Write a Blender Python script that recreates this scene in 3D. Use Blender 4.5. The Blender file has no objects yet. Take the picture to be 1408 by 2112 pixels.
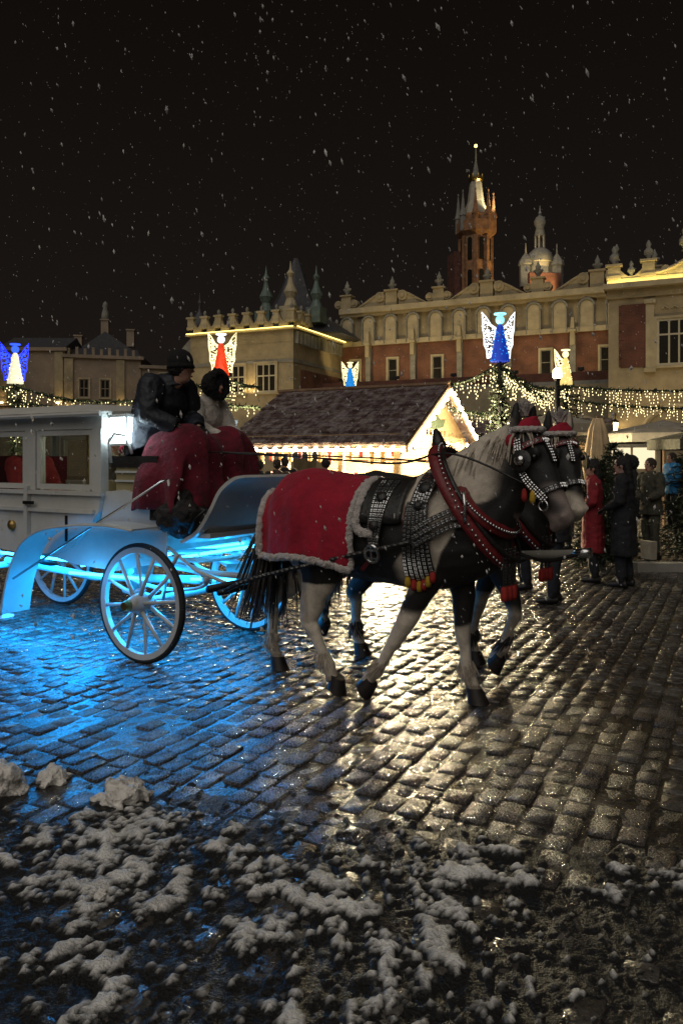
import bpy, bmesh, math, random
from mathutils import Vector, Matrix, noise
R = math.radians
PI = math.pi
random.seed(7)
scene = bpy.context.scene
col = scene.collection

# ---------------------------------------------------------------- camera, sky, light, exposure
cam_d = bpy.data.cameras.new('camera')
cam = bpy.data.objects.new('camera', cam_d)
col.objects.link(cam)
cam.location = (0, 0, 1.7)
cam.rotation_euler = (R(90), 0, 0)
cam_d.sensor_fit = 'VERTICAL'
cam_d.sensor_height = 36.0
cam_d.sensor_width = 24.0
cam_d.lens = 36.0 * 1600 / 2112
cam_d.shift_y = -106 / 2112
cam_d.clip_start = 0.1
cam_d.clip_end = 2000
scene.camera = cam

world = bpy.data.worlds.new('World')
scene.world = world
world.use_nodes = True
wn = world.node_tree
wn.nodes.clear()
w_out = wn.nodes.new('ShaderNodeOutputWorld')
w_sky = wn.nodes.new('ShaderNodeTexSky')
w_sky.sky_type = 'NISHITA'
w_sky.sun_disc = False
w_sky.sun_elevation = R(-6)
w_sky.sun_rotation = R(200)
w_bg = wn.nodes.new('ShaderNodeBackground')
w_bg.inputs['Strength'].default_value = 0.05
w_glow = wn.nodes.new('ShaderNodeBackground')          # city glow on the low snow cloud
w_glow.inputs['Color'].default_value = (0.0066, 0.0050, 0.0041, 1)
w_glow.inputs['Strength'].default_value = 1.0
w_tc = wn.nodes.new('ShaderNodeTexCoord'); w_sp = wn.nodes.new('ShaderNodeSeparateXYZ')   # brighter towards the roofs all round
w_mr = wn.nodes.new('ShaderNodeMapRange'); w_mr.interpolation_type = 'SMOOTHSTEP'
w_mr.inputs['From Min'].default_value = 0.0; w_mr.inputs['From Max'].default_value = 0.65; w_mr.inputs['To Min'].default_value = 1.7; w_mr.inputs['To Max'].default_value = 0.65
wn.links.new(w_tc.outputs['Generated'], w_sp.inputs[0]); wn.links.new(w_sp.outputs[2], w_mr.inputs['Value']); wn.links.new(w_mr.outputs[0], w_glow.inputs['Strength'])
w_add = wn.nodes.new('ShaderNodeAddShader')
wn.links.new(w_sky.outputs[0], w_bg.inputs['Color'])
wn.links.new(w_bg.outputs[0], w_add.inputs[0])
wn.links.new(w_glow.outputs[0], w_add.inputs[1])
wn.links.new(w_add.outputs[0], w_out.inputs['Surface'])

sun_d = bpy.data.lights.new('sun', 'SUN')
sun_d.energy = 1.05
sun_d.angle = R(70)
sun_d.color = (1.0, 0.93, 0.84)
sun = bpy.data.objects.new('sun', sun_d)
col.objects.link(sun)
sun.rotation_euler = Vector((0.24, 0.62, -0.75)).to_track_quat('-Z', 'Y').to_euler()

scene.view_settings.view_transform = 'Standard'
scene.view_settings.look = 'None'
scene.view_settings.exposure = 0.0
scene.view_settings.gamma = 1.0
scene.view_settings.use_curve_mapping = False
scene.render.engine = 'CYCLES'
scene.cycles.use_denoising = True
scene.cycles.max_bounces = 6
scene.cycles.diffuse_bounces = 2
scene.cycles.glossy_bounces = 3
scene.cycles.transmission_bounces = 5
scene.cycles.transparent_max_bounces = 10
scene.cycles.sample_clamp_indirect = 3.0
scene.cycles.sample_clamp_direct = 0.0
scene.cycles.use_light_tree = True

# ---------------------------------------------------------------- materials
MATS = {}
def mat(name, c, rough=0.6, metal=0.0, var=0.22, vs=5.0, bump=0.15, bs=45.0, emit=None, es=0.0,
        spec=0.5, coat=0.0, sheen=0.0, sss=0.0, sample=True, attr=None, rvar=0.0, bd=0.02):
    m = bpy.data.materials.new(name); m.use_nodes = True
    nt = m.node_tree; b = nt.nodes['Principled BSDF']
    b.inputs['Roughness'].default_value = rough
    b.inputs['Metallic'].default_value = metal
    b.inputs['Specular IOR Level'].default_value = spec
    b.inputs['Coat Weight'].default_value = coat
    b.inputs['Sheen Weight'].default_value = sheen
    tc = nt.nodes.new('ShaderNodeTexCoord')
    n1 = nt.nodes.new('ShaderNodeTexNoise'); n1.inputs['Scale'].default_value = vs; n1.inputs['Detail'].default_value = 6
    n1.inputs['Roughness'].default_value = 0.65
    nt.links.new(tc.outputs['Object'], n1.inputs['Vector'])
    if attr:
        a = nt.nodes.new('ShaderNodeAttribute'); a.attribute_name = attr
        mx = nt.nodes.new('ShaderNodeMix'); mx.data_type = 'RGBA'; mx.blend_type = 'MULTIPLY'
        mx.inputs['Factor'].default_value = 1.0
        r = nt.nodes.new('ShaderNodeMapRange')
        r.inputs['From Min'].default_value = 0.3; r.inputs['From Max'].default_value = 0.7
        r.inputs['To Min'].default_value = 1 - var; r.inputs['To Max'].default_value = 1 + var
        nt.links.new(n1.outputs['Fac'], r.inputs['Value'])
        nt.links.new(a.outputs['Color'], mx.inputs['A']); nt.links.new(r.outputs[0], mx.inputs['B'])
        nt.links.new(mx.outputs['Result'], b.inputs['Base Color'])
    else:
        mx = nt.nodes.new('ShaderNodeMix'); mx.data_type = 'RGBA'
        mx.inputs['A'].default_value = tuple(max(0, x * (1 - var)) for x in c) + (1,)
        mx.inputs['B'].default_value = tuple(min(1, x * (1 + var)) for x in c) + (1,)
        r = nt.nodes.new('ShaderNodeMapRange')
        r.inputs['From Min'].default_value = 0.3; r.inputs['From Max'].default_value = 0.7
        nt.links.new(n1.outputs['Fac'], r.inputs['Value'])
        nt.links.new(r.outputs[0], mx.inputs['Factor'])
        nt.links.new(mx.outputs['Result'], b.inputs['Base Color'])
    if rvar:
        r2 = nt.nodes.new('ShaderNodeMapRange')
        r2.inputs['From Min'].default_value = 0.35; r2.inputs['From Max'].default_value = 0.65
        r2.inputs['To Min'].default_value = max(0.03, rough - rvar); r2.inputs['To Max'].default_value = min(1, rough + rvar)
        nt.links.new(n1.outputs['Fac'], r2.inputs['Value']); nt.links.new(r2.outputs[0], b.inputs['Roughness'])
    if bump:
        n2 = nt.nodes.new('ShaderNodeTexNoise'); n2.inputs['Scale'].default_value = bs; n2.inputs['Detail'].default_value = 5
        nt.links.new(tc.outputs['Object'], n2.inputs['Vector'])
        bp = nt.nodes.new('ShaderNodeBump'); bp.inputs['Strength'].default_value = bump; bp.inputs['Distance'].default_value = bd
        nt.links.new(n2.outputs['Fac'], bp.inputs['Height']); nt.links.new(bp.outputs[0], b.inputs['Normal'])
    if sss:
        b.inputs['Subsurface Weight'].default_value = sss
        b.inputs['Subsurface Radius'].default_value = (0.03, 0.03, 0.03)
        b.inputs['Subsurface Scale'].default_value = 0.5
    if emit:
        b.inputs['Emission Color'].default_value = tuple(emit) + (1,)
        b.inputs['Emission Strength'].default_value = es
        m.cycles.emission_sampling = 'AUTO' if sample else 'NONE'
    MATS[name] = m
    return m

def glass(name, tint=(0.9, 0.95, 0.95), gloss=0.12):
    m = bpy.data.materials.new(name); m.use_nodes = True
    nt = m.node_tree; nt.nodes.clear()
    o = nt.nodes.new('ShaderNodeOutputMaterial'); t = nt.nodes.new('ShaderNodeBsdfTransparent')
    g = nt.nodes.new('ShaderNodeBsdfGlossy'); mx = nt.nodes.new('ShaderNodeMixShader'); lw = nt.nodes.new('ShaderNodeLayerWeight'); lw.inputs['Blend'].default_value = .5
    pw = nt.nodes.new('ShaderNodeMath'); pw.operation = 'POWER'; pw.inputs[1].default_value = 4.0; nt.links.new(lw.outputs['Facing'], pw.inputs[0])
    t.inputs['Color'].default_value = tint + (1,); g.inputs['Roughness'].default_value = 0.05
    ad = nt.nodes.new('ShaderNodeMath'); ad.operation = 'ADD'; ad.inputs[1].default_value = gloss; ad.use_clamp = True
    nt.links.new(pw.outputs[0], ad.inputs[0]); nt.links.new(ad.outputs[0], mx.inputs['Fac'])
    nt.links.new(t.outputs[0], mx.inputs[1]); nt.links.new(g.outputs[0], mx.inputs[2]); nt.links.new(mx.outputs[0], o.inputs['Surface'])
    MATS[name] = m
    return m

def lamp_mat(name, c, s, sample=True):
    m = bpy.data.materials.new(name); m.use_nodes = True
    nt = m.node_tree; nt.nodes.clear()
    o = nt.nodes.new('ShaderNodeOutputMaterial'); e = nt.nodes.new('ShaderNodeEmission')
    e.inputs['Color'].default_value = tuple(c) + (1,); e.inputs['Strength'].default_value = s
    nt.links.new(e.outputs[0], o.inputs['Surface'])
    m.cycles.emission_sampling = 'AUTO' if sample else 'NONE'
    MATS[name] = m
    return m

# ---------------------------------------------------------------- mesh helpers
class MB:
    """collects shapes into one mesh"""
    def __init__(s): s.v = []; s.f = []; s.M = Matrix.Identity(4)
    def add(s, vs, fs):
        o = len(s.v); M = s.M
        s.v += [tuple(M @ Vector(p)) for p in vs]
        s.f += [tuple(i + o for i in f) for f in fs]
    def box(s, c, d, rot=None, taper=1.0):
        hx, hy, hz = d[0] / 2, d[1] / 2, d[2] / 2
        P = []
        for z, t in ((-hz, 1), (hz, taper)):
            for x, y in ((-1, -1), (1, -1), (1, 1), (-1, 1)):
                p = Vector((x * hx * t, y * hy * t, z))
                if rot is not None: p = rot @ p
                P.append(p + Vector(c))
        s.add(P, [(3, 2, 1, 0), (4, 5, 6, 7), (0, 1, 5, 4), (1, 2, 6, 5), (2, 3, 7, 6), (3, 0, 4, 7)])
    def tube(s, pts, rad, n=8, cap=True, sq=None):
        pts = [Vector(p) for p in pts]
        if not hasattr(rad, '__len__'): rad = [rad] * len(pts)
        V = []; F = []; ref = None
        for i, p in enumerate(pts):
            if i == 0: t = pts[1] - p
            elif i == len(pts) - 1: t = p - pts[i - 1]
            else: t = (pts[i + 1] - p).normalized() + (p - pts[i - 1]).normalized()
            if t.length < 1e-9: t = Vector((0, 0, 1))
            t.normalize()
            if ref is None:
                ref = Vector((0, 0, 1)) if abs(t.z) < 0.9 else Vector((1, 0, 0))
            a = ref - t * ref.dot(t)
            if a.length < 1e-6: a = t.orthogonal()
            a.normalize(); b = t.cross(a); ref = a
            r = rad[i]
            ra, rb = (r if hasattr(r, '__len__') else (r, r))
            for k in range(n):
                w = 2 * PI * (k + 0.5) / n
                V.append(p + a * math.cos(w) * ra + b * math.sin(w) * rb)
        m = len(pts)
        for i in range(m - 1):
            for k in range(n):
                k2 = (k + 1) % n
                F.append((i * n + k, i * n + k2, (i + 1) * n + k2, (i + 1) * n + k))
        if cap:
            F.append(tuple(range(n - 1, -1, -1))); F.append(tuple((m - 1) * n + k for k in range(n)))
        s.add(V, F)
    def rings(s, rings, cap=True, closed=True):
        """loft through lists of points of equal length"""
        n = len(rings[0]); V = [p for r in rings for p in r]; F = []
        for i in range(len(rings) - 1):
            for k in range(n if closed else n - 1):
                k2 = (k + 1) % n
                F.append((i * n + k, i * n + k2, (i + 1) * n + k2, (i + 1) * n + k))
        if cap and closed:
            F.append(tuple(range(n - 1, -1, -1))); F.append(tuple((len(rings) - 1) * n + k for k in range(n)))
        s.add(V, F)
    def lathe(s, prof, c=(0, 0, 0), n=16, ax='z'):
        V = []; F = []
        for r, z in prof:
            for k in range(n):
                w = 2 * PI * (k + 0.5) / n
                p = (r * math.cos(w), r * math.sin(w), z)
                if ax == 'y': p = (p[0], p[2], p[1])
                if ax == 'x': p = (p[2], p[0], p[1])
                V.append(Vector(p) + Vector(c))
        for i in range(len(prof) - 1):
            for k in range(n):
                k2 = (k + 1) % n
                F.append((i * n + k, i * n + k2, (i + 1) * n + k2, (i + 1) * n + k))
        F.append(tuple(range(n - 1, -1, -1))); F.append(tuple((len(prof) - 1) * n + k for k in range(n)))
        s.add(V, F)
    def ball(s, c, r, n=10, m=7):
        if not hasattr(r, '__len__'): r = (r, r, r)
        V = []; F = []
        for i in range(m + 1):
            a = -PI / 2 + PI * i / m
            a = max(-PI / 2 + 0.02, min(PI / 2 - 0.02, a))
            for k in range(n):
                w = 2 * PI * k / n
                V.append((c[0] + r[0] * math.cos(a) * math.cos(w), c[1] + r[1] * math.cos(a) * math.sin(w), c[2] + r[2] * math.sin(a)))
        for i in range(m):
            for k in range(n):
                k2 = (k + 1) % n
                F.append((i * n + k, i * n + k2, (i + 1) * n + k2, (i + 1) * n + k))
        F.append(tuple(range(n - 1, -1, -1))); F.append(tuple(m * n + k for k in range(n)))
        s.add(V, F)
    def octa(s, c, r):
        if not hasattr(r, '__len__'): r = (r, r, r)
        x, y, z = c
        s.add([(x + r[0], y, z), (x - r[0], y, z), (x, y + r[1], z), (x, y - r[1], z), (x, y, z + r[2]), (x, y, z - r[2])],
              [(0, 2, 4), (2, 1, 4), (1, 3, 4), (3, 0, 4), (2, 0, 5), (1, 2, 5), (3, 1, 5), (0, 3, 5)])
    def prism(s, out, a0, a1, plane='xz'):
        """extrude a 2-D outline; plane xz -> along y, xy -> along z, yz -> along x"""
        n = len(out); V = []
        for a in (a0, a1):
            for p, q in out:
                V.append({'xz': (p, a, q), 'xy': (p, q, a), 'yz': (a, p, q)}[plane])
        F = [tuple(range(n - 1, -1, -1)), tuple(range(n, 2 * n))]
        for k in range(n):
            k2 = (k + 1) % n
            F.append((k, k2, n + k2, n + k))
        s.add(V, F)
    def mesh(s, name):
        me = bpy.data.meshes.new(name); me.from_pydata(s.v, [], s.f); me.update()
        return me
    def build(s, name, m, parent=None, smooth=False, fix=True):
        me = s.mesh(name)
        if fix:
            bm = bmesh.new(); bm.from_mesh(me); bmesh.ops.recalc_face_normals(bm, faces=bm.faces); bm.to_mesh(me); bm.free()
        if smooth:
            me.polygons.foreach_set('use_smooth', [True] * len(me.polygons))
            if smooth != True: me.set_sharp_from_angle(angle=R(smooth))
        o = bpy.data.objects.new(name, me); col.objects.link(o)
        o.data.materials.append(MATS[m] if isinstance(m, str) else m)
        if parent is not None: o.parent = parent
        return o
    def organic(s, name, m, parent=None, voxel=0.015, it=4, colour=None, disp=None):
        me = s.mesh(name)
        bm = bmesh.new(); bm.from_mesh(me); bmesh.ops.recalc_face_normals(bm, faces=bm.faces); bm.to_mesh(me); bm.free()
        t = bpy.data.objects.new('tmp', me); col.objects.link(t)
        rm = t.modifiers.new('r', 'REMESH'); rm.mode = 'VOXEL'; rm.voxel_size = voxel
        sm = t.modifiers.new('s', 'SMOOTH'); sm.factor = 0.5; sm.iterations = it
        dg = bpy.context.evaluated_depsgraph_get()
        me2 = bpy.data.meshes.new_from_object(t.evaluated_get(dg))
        me2.name = name
        bpy.data.objects.remove(t); bpy.data.meshes.remove(me)
        if disp:
            for v in me2.vertices: v.co = disp(v.co.copy())
            me2.update()
        me2.polygons.foreach_set('use_smooth', [True] * len(me2.polygons))
        if colour:
            at = me2.color_attributes.new('coat', 'FLOAT_COLOR', 'POINT')
            buf = []
            for v in me2.vertices:
                c = colour(v.co); buf += [c[0], c[1], c[2], 1.0]
            at.data.foreach_set('color', buf)
        me2.materials.clear(); me2.materials.append(MATS[m])
        o = bpy.data.objects.new(name, me2); col.objects.link(o)
        if parent is not None: o.parent = parent
        return o

def tag(o, label=None, cat=None, group=None, kind=None):
    if label: o['label'] = label
    if cat: o['category'] = cat
    if group: o['group'] = group
    if kind: o['kind'] = kind
    return o
def empty(name, loc=(0, 0, 0), rz=0.0, label=None, cat=None, group=None):
    o = bpy.data.objects.new(name, None); col.objects.link(o)
    o.location = loc; o.rotation_euler = (0, 0, rz); o.empty_display_size = 0.2
    return tag(o, label, cat, group)
def light(name, kind, loc, power, color, parent=None, size=0.2, target=None, spot=None):
    d = bpy.data.lights.new(name, kind); d.energy = power; d.color = color
    if kind == 'AREA': d.size = size
    else: d.shadow_soft_size = size
    if spot: d.spot_size = R(spot); d.spot_blend = 0.6
    o = bpy.data.objects.new(name, d); col.objects.link(o); o.location = loc
    if target is not None:
        o.rotation_euler = (Vector(target) - Vector(loc)).to_track_quat('-Z', 'Y').to_euler()
    if parent is not None: o.parent = parent
    return o
def copy_tree(o, parent=None):
    c = o.copy(); col.objects.link(c)
    if parent is not None: c.parent = parent
    for ch in list(o.children): copy_tree(ch, c)
    return c
def smooth01(a, b, x):
    t = max(0.0, min(1.0, (x - a) / (b - a))); return t * t * (3 - 2 * t)
def arc(cx, cz, r, a0, a1, n):
    return [(cx + r * math.cos(R(a0 + (a1 - a0) * i / n)), cz + r * math.sin(R(a0 + (a1 - a0) * i / n))) for i in range(n + 1)]
def spline(pts, n=6):
    """Catmull-Rom through points (any dimension)"""
    P = [Vector(p) for p in pts]; P = [2 * P[0] - P[1]] + P + [2 * P[-1] - P[-2]]
    out = []
    for i in range(1, len(P) - 2):
        for k in range(n):
            t = k / n; a, b, c, d = P[i - 1], P[i], P[i + 1], P[i + 2]
            out.append(0.5 * ((2 * b) + (c - a) * t + (2 * a - 5 * b + 4 * c - d) * t * t + (3 * b - a - 3 * c + d) * t ** 3))
    out.append(P[-2]); return out

# palette
mat('stone_block', (0.058, 0.051, 0.044), rough=0.24, var=0.6, vs=14, bump=1.0, bs=60, rvar=0.14, bd=0.008)
mat('joint', (0.022, 0.019, 0.016), rough=0.2, var=0.5, vs=20, bump=0.8, bs=80, rvar=0.08, bd=.006)
mat('plaster', (0.31, 0.25, 0.15), rough=0.85, var=0.32, vs=0.7, bump=0.4, bs=5)
mat('plaster_pale', (0.39, 0.325, 0.205), rough=0.85, var=0.28, vs=0.9, bump=0.4, bs=5)
mat('limestone', (0.40, 0.36, 0.28), rough=0.8, var=0.25, vs=1.5, bump=0.3, bs=8)
mat('limestone_grey', (0.22, 0.21, 0.18), rough=0.85, var=0.3, vs=1.5, bump=0.3, bs=8)
mat('window_dark', (0.02, 0.018, 0.015), rough=0.12, var=0.2, bump=0)
mat('window_frame', (0.42, 0.38, 0.28), rough=0.6, var=0.1)
mat('slate', (0.045, 0.045, 0.05), rough=0.6, var=0.4, vs=3)
mat('copper', (0.10, 0.14, 0.12), rough=0.6, var=0.4, vs=2)
mat('old_wall', (0.26, 0.20, 0.145), rough=0.9, var=0.25, vs=0.5, bump=0.2, bs=5)
mat('dark_iron', (0.02, 0.02, 0.022), rough=0.45, metal=0.6, var=0.3)
mat('white_paint', (0.49, 0.49, 0.47), rough=0.30, var=0.14, vs=2.2, bump=0.03, bs=30, coat=0.25)
mat('roof_paint', (0.52, 0.51, 0.47), rough=0.6, var=0.12, vs=4, bump=0.2, bs=30)
mat('khaki_panel', (0.33, 0.28, 0.15), rough=0.5, var=0.12, vs=4)
mat('rubber', (0.012, 0.012, 0.012), rough=0.7, var=0.3, bump=0.2)
mat('brass', (0.45, 0.30, 0.10), rough=0.35, metal=1.0, var=0.2)
mat('chrome', (0.62, 0.62, 0.62), rough=0.22, metal=1.0, var=0.1, bump=0)
mat('black_leather', (0.016, 0.014, 0.013), rough=0.42, var=0.4, vs=20, bump=0.3)
mat('red_leather', (0.16, 0.014, 0.016), rough=0.5, var=0.3, vs=14, bump=0.3)
mat('red_velvet', (0.31, 0.004, 0.022), rough=0.9, var=0.35, vs=5, bump=0.7, bs=14, sheen=0.08)
mat('wine_blanket', (0.115, 0.004, 0.015), rough=0.95, var=0.5, vs=7, bump=0.7, bs=22, sheen=0.05)
mat('fleece', (0.50, 0.45, 0.42), rough=0.95, var=0.25, vs=30, bump=1.0, bs=90, sheen=0.3)
mat('horse_coat', (0.5, 0.5, 0.5), rough=0.62, var=0.25, vs=16, bump=0.25, bs=130, attr='coat', sheen=0.05)
mat('horse_hair_white', (0.40, 0.34, 0.27), rough=0.8, var=0.5, vs=20, bump=0.6, bs=90)
mat('horse_hair_dark', (0.030, 0.024, 0.020), rough=0.7, var=0.5, vs=20, bump=0.6, bs=90)
mat('hoof', (0.018, 0.014, 0.012), rough=0.5, var=0.3)
mat('eye', (0.008, 0.006, 0.005), rough=0.1, var=0, bump=0)
mat('tassel_yellow', (0.42, 0.26, 0.02), rough=0.9, var=0.3, vs=40)
mat('tassel_red', (0.30, 0.02, 0.015), rough=0.9, var=0.3, vs=40)
mat('skin', (0.42, 0.24, 0.17), rough=0.5, var=0.12, vs=20, bump=0.05, sss=0.1)
mat('jacket_navy', (0.012, 0.014, 0.022), rough=0.6, var=0.4, vs=10, bump=0.5, bs=28)
mat('coat_black', (0.009, 0.009, 0.011), rough=0.85, var=0.4, vs=10, bump=0.4, bs=60)
mat('coat_red', (0.22, 0.010, 0.016), rough=0.85, var=0.2, vs=8, bump=0.3, bs=60)
mat('coat_white', (0.62, 0.58, 0.52), rough=0.85, var=0.25, vs=12, bump=0.6, bs=50)
mat('coat_olive', (0.045, 0.042, 0.028), rough=0.85, var=0.6, vs=14, bump=0.3, bs=60)
mat('coat_blue', (0.02, 0.20, 0.45), rough=0.7, var=0.2, vs=8)
mat('coat_brown', (0.07, 0.045, 0.03), rough=0.85, var=0.3, vs=8)
mat('trouser', (0.012, 0.013, 0.018), rough=0.85, var=0.3, vs=12, bump=0.3)
mat('boot', (0.010, 0.009, 0.009), rough=0.45, var=0.3)
mat('hair_dark', (0.012, 0.009, 0.008), rough=0.7, var=0.5, vs=40, bump=0.8, bs=90)
mat('hair_brown', (0.035, 0.020, 0.012), rough=0.6, var=0.5, vs=40, bump=0.8, bs=90)
mat('knit_black', (0.010, 0.010, 0.011), rough=0.95, var=0.4, vs=40, bump=1.0, bs=120)
mat('wood', (0.16, 0.09, 0.045), rough=0.7, var=0.35, vs=5, bump=0.4, bs=30)
mat('wood_pale', (0.36, 0.23, 0.11), rough=0.7, var=0.25, vs=5, bump=0.4, bs=30)
mat('canvas', (0.50, 0.36, 0.20), rough=0.85, var=0.2, vs=5, bump=0.4, bs=20)
mat('canvas_pale', (0.27, 0.24, 0.19), rough=0.85, var=0.2, vs=5, bump=0.3, bs=20)
mat('fir', (0.020, 0.032, 0.012), rough=0.8, var=0.5, vs=6, bump=0)
mat('bark', (0.035, 0.025, 0.018), rough=0.9, var=0.4, bump=0.6)
mat('goods_warm', (0.40, 0.22, 0.07), rough=0.6, var=0.6, vs=16)
mat('goods_red', (0.35, 0.05, 0.03), rough=0.6, var=0.6, vs=16)
mat('snow', (0.72, 0.69, 0.64), rough=0.6, var=0.2, vs=30, bump=0.8, bs=70, sss=0.15)
mat('flake', (0.58, 0.56, 0.53), rough=0.6, var=0.1, bump=0)
glass('pane', gloss=.06)
glass('pane_dim', (0.88, 0.90, 0.86), 0.06)
lamp_mat('bulb_warm', (1.0, 0.76, 0.40), 60.0)
lamp_mat('bead_warm', (1.0, 0.83, 0.40), 3.2, sample=False)
lamp_mat('bead_cool', (0.75, 0.88, 1.0), 3.0, sample=False)
lamp_mat('bead_blue', (0.02, 0.06, 1.0), 3.2, sample=False)
lamp_mat('bead_sky', (0.02, 0.35, 0.9), 1.6, sample=False)
lamp_mat('bead_red', (1.0, 0.05, 0.01), 1.8, sample=False)
lamp_mat('bead_cyan', (0.35, 0.95, 1.0), 2.2, sample=False)
lamp_mat('led_strip', (0.03, 0.46, 1.0), 13.0)
lamp_mat('led_cornice', (1.0, 0.76, 0.18), 5.0)
lamp_mat('led_parapet', (1.0, 0.80, 0.26), 45.0)
lamp_mat('lamp_cool', (0.72, 0.92, 1.0), 14.0)
lamp_mat('lantern_glass', (1.0, 0.72, 0.32), 10.0)
lamp_mat('lit_window', (1.0, 0.85, 0.55), 1.1)
lamp_mat('bulb_glow_tube', (1.0, 0.80, 0.46), 22.0)

def brick_mat(name, c1, c2, mortar, scale=1.0):
    m = mat(name, c1, rough=0.9, var=0.2, bump=0)
    nt = m.node_tree; b = nt.nodes['Principled BSDF']
    tc = nt.nodes.new('ShaderNodeTexCoord'); sp = nt.nodes.new('ShaderNodeSeparateXYZ'); cb = nt.nodes.new('ShaderNodeCombineXYZ')
    ad = nt.nodes.new('ShaderNodeMath'); ad.operation = 'ADD'
    br = nt.nodes.new('ShaderNodeTexBrick'); br.inputs['Scale'].default_value = scale
    br.inputs['Color1'].default_value = c1 + (1,); br.inputs['Color2'].default_value = c2 + (1,); br.inputs['Mortar'].default_value = mortar + (1,)
    br.inputs['Brick Width'].default_value = 0.30; br.inputs['Row Height'].default_value = 0.09; br.inputs['Mortar Size'].default_value = 0.010
    nt.links.new(tc.outputs['Object'], sp.inputs[0])
    nt.links.new(sp.outputs[0], ad.inputs[0]); nt.links.new(sp.outputs[1], ad.inputs[1])
    nt.links.new(ad.outputs[0], cb.inputs[0]); nt.links.new(sp.outputs[2], cb.inputs[1]); nt.links.new(cb.outputs[0], br.inputs['Vector'])
    n = nt.nodes.new('ShaderNodeTexNoise'); n.inputs['Scale'].default_value = 0.9; n.inputs['Detail'].default_value = 6
    nt.links.new(tc.outputs['Object'], n.inputs['Vector'])
    mx = nt.nodes.new('ShaderNodeMix'); mx.data_type = 'RGBA'; mx.blend_type = 'MULTIPLY'; mx.inputs['Factor'].default_value = 1
    r = nt.nodes.new('ShaderNodeMapRange'); r.inputs['From Min'].default_value = .3; r.inputs['From Max'].default_value = .7
    r.inputs['To Min'].default_value = .6; r.inputs['To Max'].default_value = 1.35
    nt.links.new(n.outputs['Fac'], r.inputs['Value']); nt.links.new(br.outputs['Color'], mx.inputs['A']); nt.links.new(r.outputs[0], mx.inputs['B'])
    nt.links.new(mx.outputs['Result'], b.inputs['Base Color'])
    return m
brick_mat('brick_red', (0.17, 0.058, 0.030), (0.13, 0.045, 0.026), (0.18, 0.12, 0.08))
brick_mat('brick_deep', (0.13, 0.036, 0.022), (0.095, 0.028, 0.02), (0.12, 0.08, 0.055))
brick_mat('brick_tower', (0.30, 0.13, 0.05), (0.24, 0.10, 0.04), (0.28, 0.2, 0.12))

def dusted(name, c, snow_c, lo, hi, scale):
    """dark boards with wind-blown snow lying on them"""
    m = mat(name, c, rough=0.75, var=0.4, vs=7, bump=0.5, bs=40)
    nt = m.node_tree; b = nt.nodes['Principled BSDF']
    src = b.inputs['Base Color'].links[0].from_socket
    tc = nt.nodes.new('ShaderNodeTexCoord'); n = nt.nodes.new('ShaderNodeTexNoise')
    n.inputs['Scale'].default_value = scale; n.inputs['Detail'].default_value = 9; n.inputs['Roughness'].default_value = 0.7
    nt.links.new(tc.outputs['Object'], n.inputs['Vector'])
    r = nt.nodes.new('ShaderNodeMapRange'); r.inputs['From Min'].default_value = lo; r.inputs['From Max'].default_value = hi
    nt.links.new(n.outputs['Fac'], r.inputs['Value'])
    mx = nt.nodes.new('ShaderNodeMix'); mx.data_type = 'RGBA'
    nt.links.new(r.outputs[0], mx.inputs['Factor']); nt.links.new(src, mx.inputs['A']); mx.inputs['B'].default_value = snow_c + (1,)
    nt.links.new(mx.outputs['Result'], b.inputs['Base Color'])
    return m
dusted('shingle', (0.060, 0.030, 0.026), (0.30, 0.26, 0.25), 0.43, 0.70, 4)

def film(m, c, lo, hi, sc):
    nt = m.node_tree; b = nt.nodes['Principled BSDF']; src = b.inputs['Base Color'].links[0].from_socket
    gm = nt.nodes.new('ShaderNodeNewGeometry'); n = nt.nodes.new('ShaderNodeTexNoise'); n.inputs['Scale'].default_value = sc; n.inputs['Detail'].default_value = 10; n.inputs['Roughness'].default_value = .72
    nt.links.new(gm.outputs['Position'], n.inputs['Vector'])
    r = nt.nodes.new('ShaderNodeMapRange'); r.inputs['From Min'].default_value = lo; r.inputs['From Max'].default_value = hi
    nt.links.new(n.outputs['Fac'], r.inputs['Value']); mx = nt.nodes.new('ShaderNodeMix'); mx.data_type = 'RGBA'
    nt.links.new(r.outputs[0], mx.inputs['Factor']); nt.links.new(src, mx.inputs['A']); mx.inputs['B'].default_value = c + (1,)
    nt.links.new(mx.outputs['Result'], b.inputs['Base Color'])
film(MATS['stone_block'], (.20, .19, .17), .50, .72, 2.4)
film(MATS['joint'], (.14, .13, .115), .50, .72, 2.4)
# ================================================================= GROUND
g = MB()
g.box((0, 200, -0.55), (700, 620, 1.0))
ground = g.build('ground', 'joint'); tag(ground, kind='structure')
ground.location = (0, 0, 0.0425)                       # joint level: 7 mm below the stone tops
pav = empty('pavement'); tag(pav, kind='structure')

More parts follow.
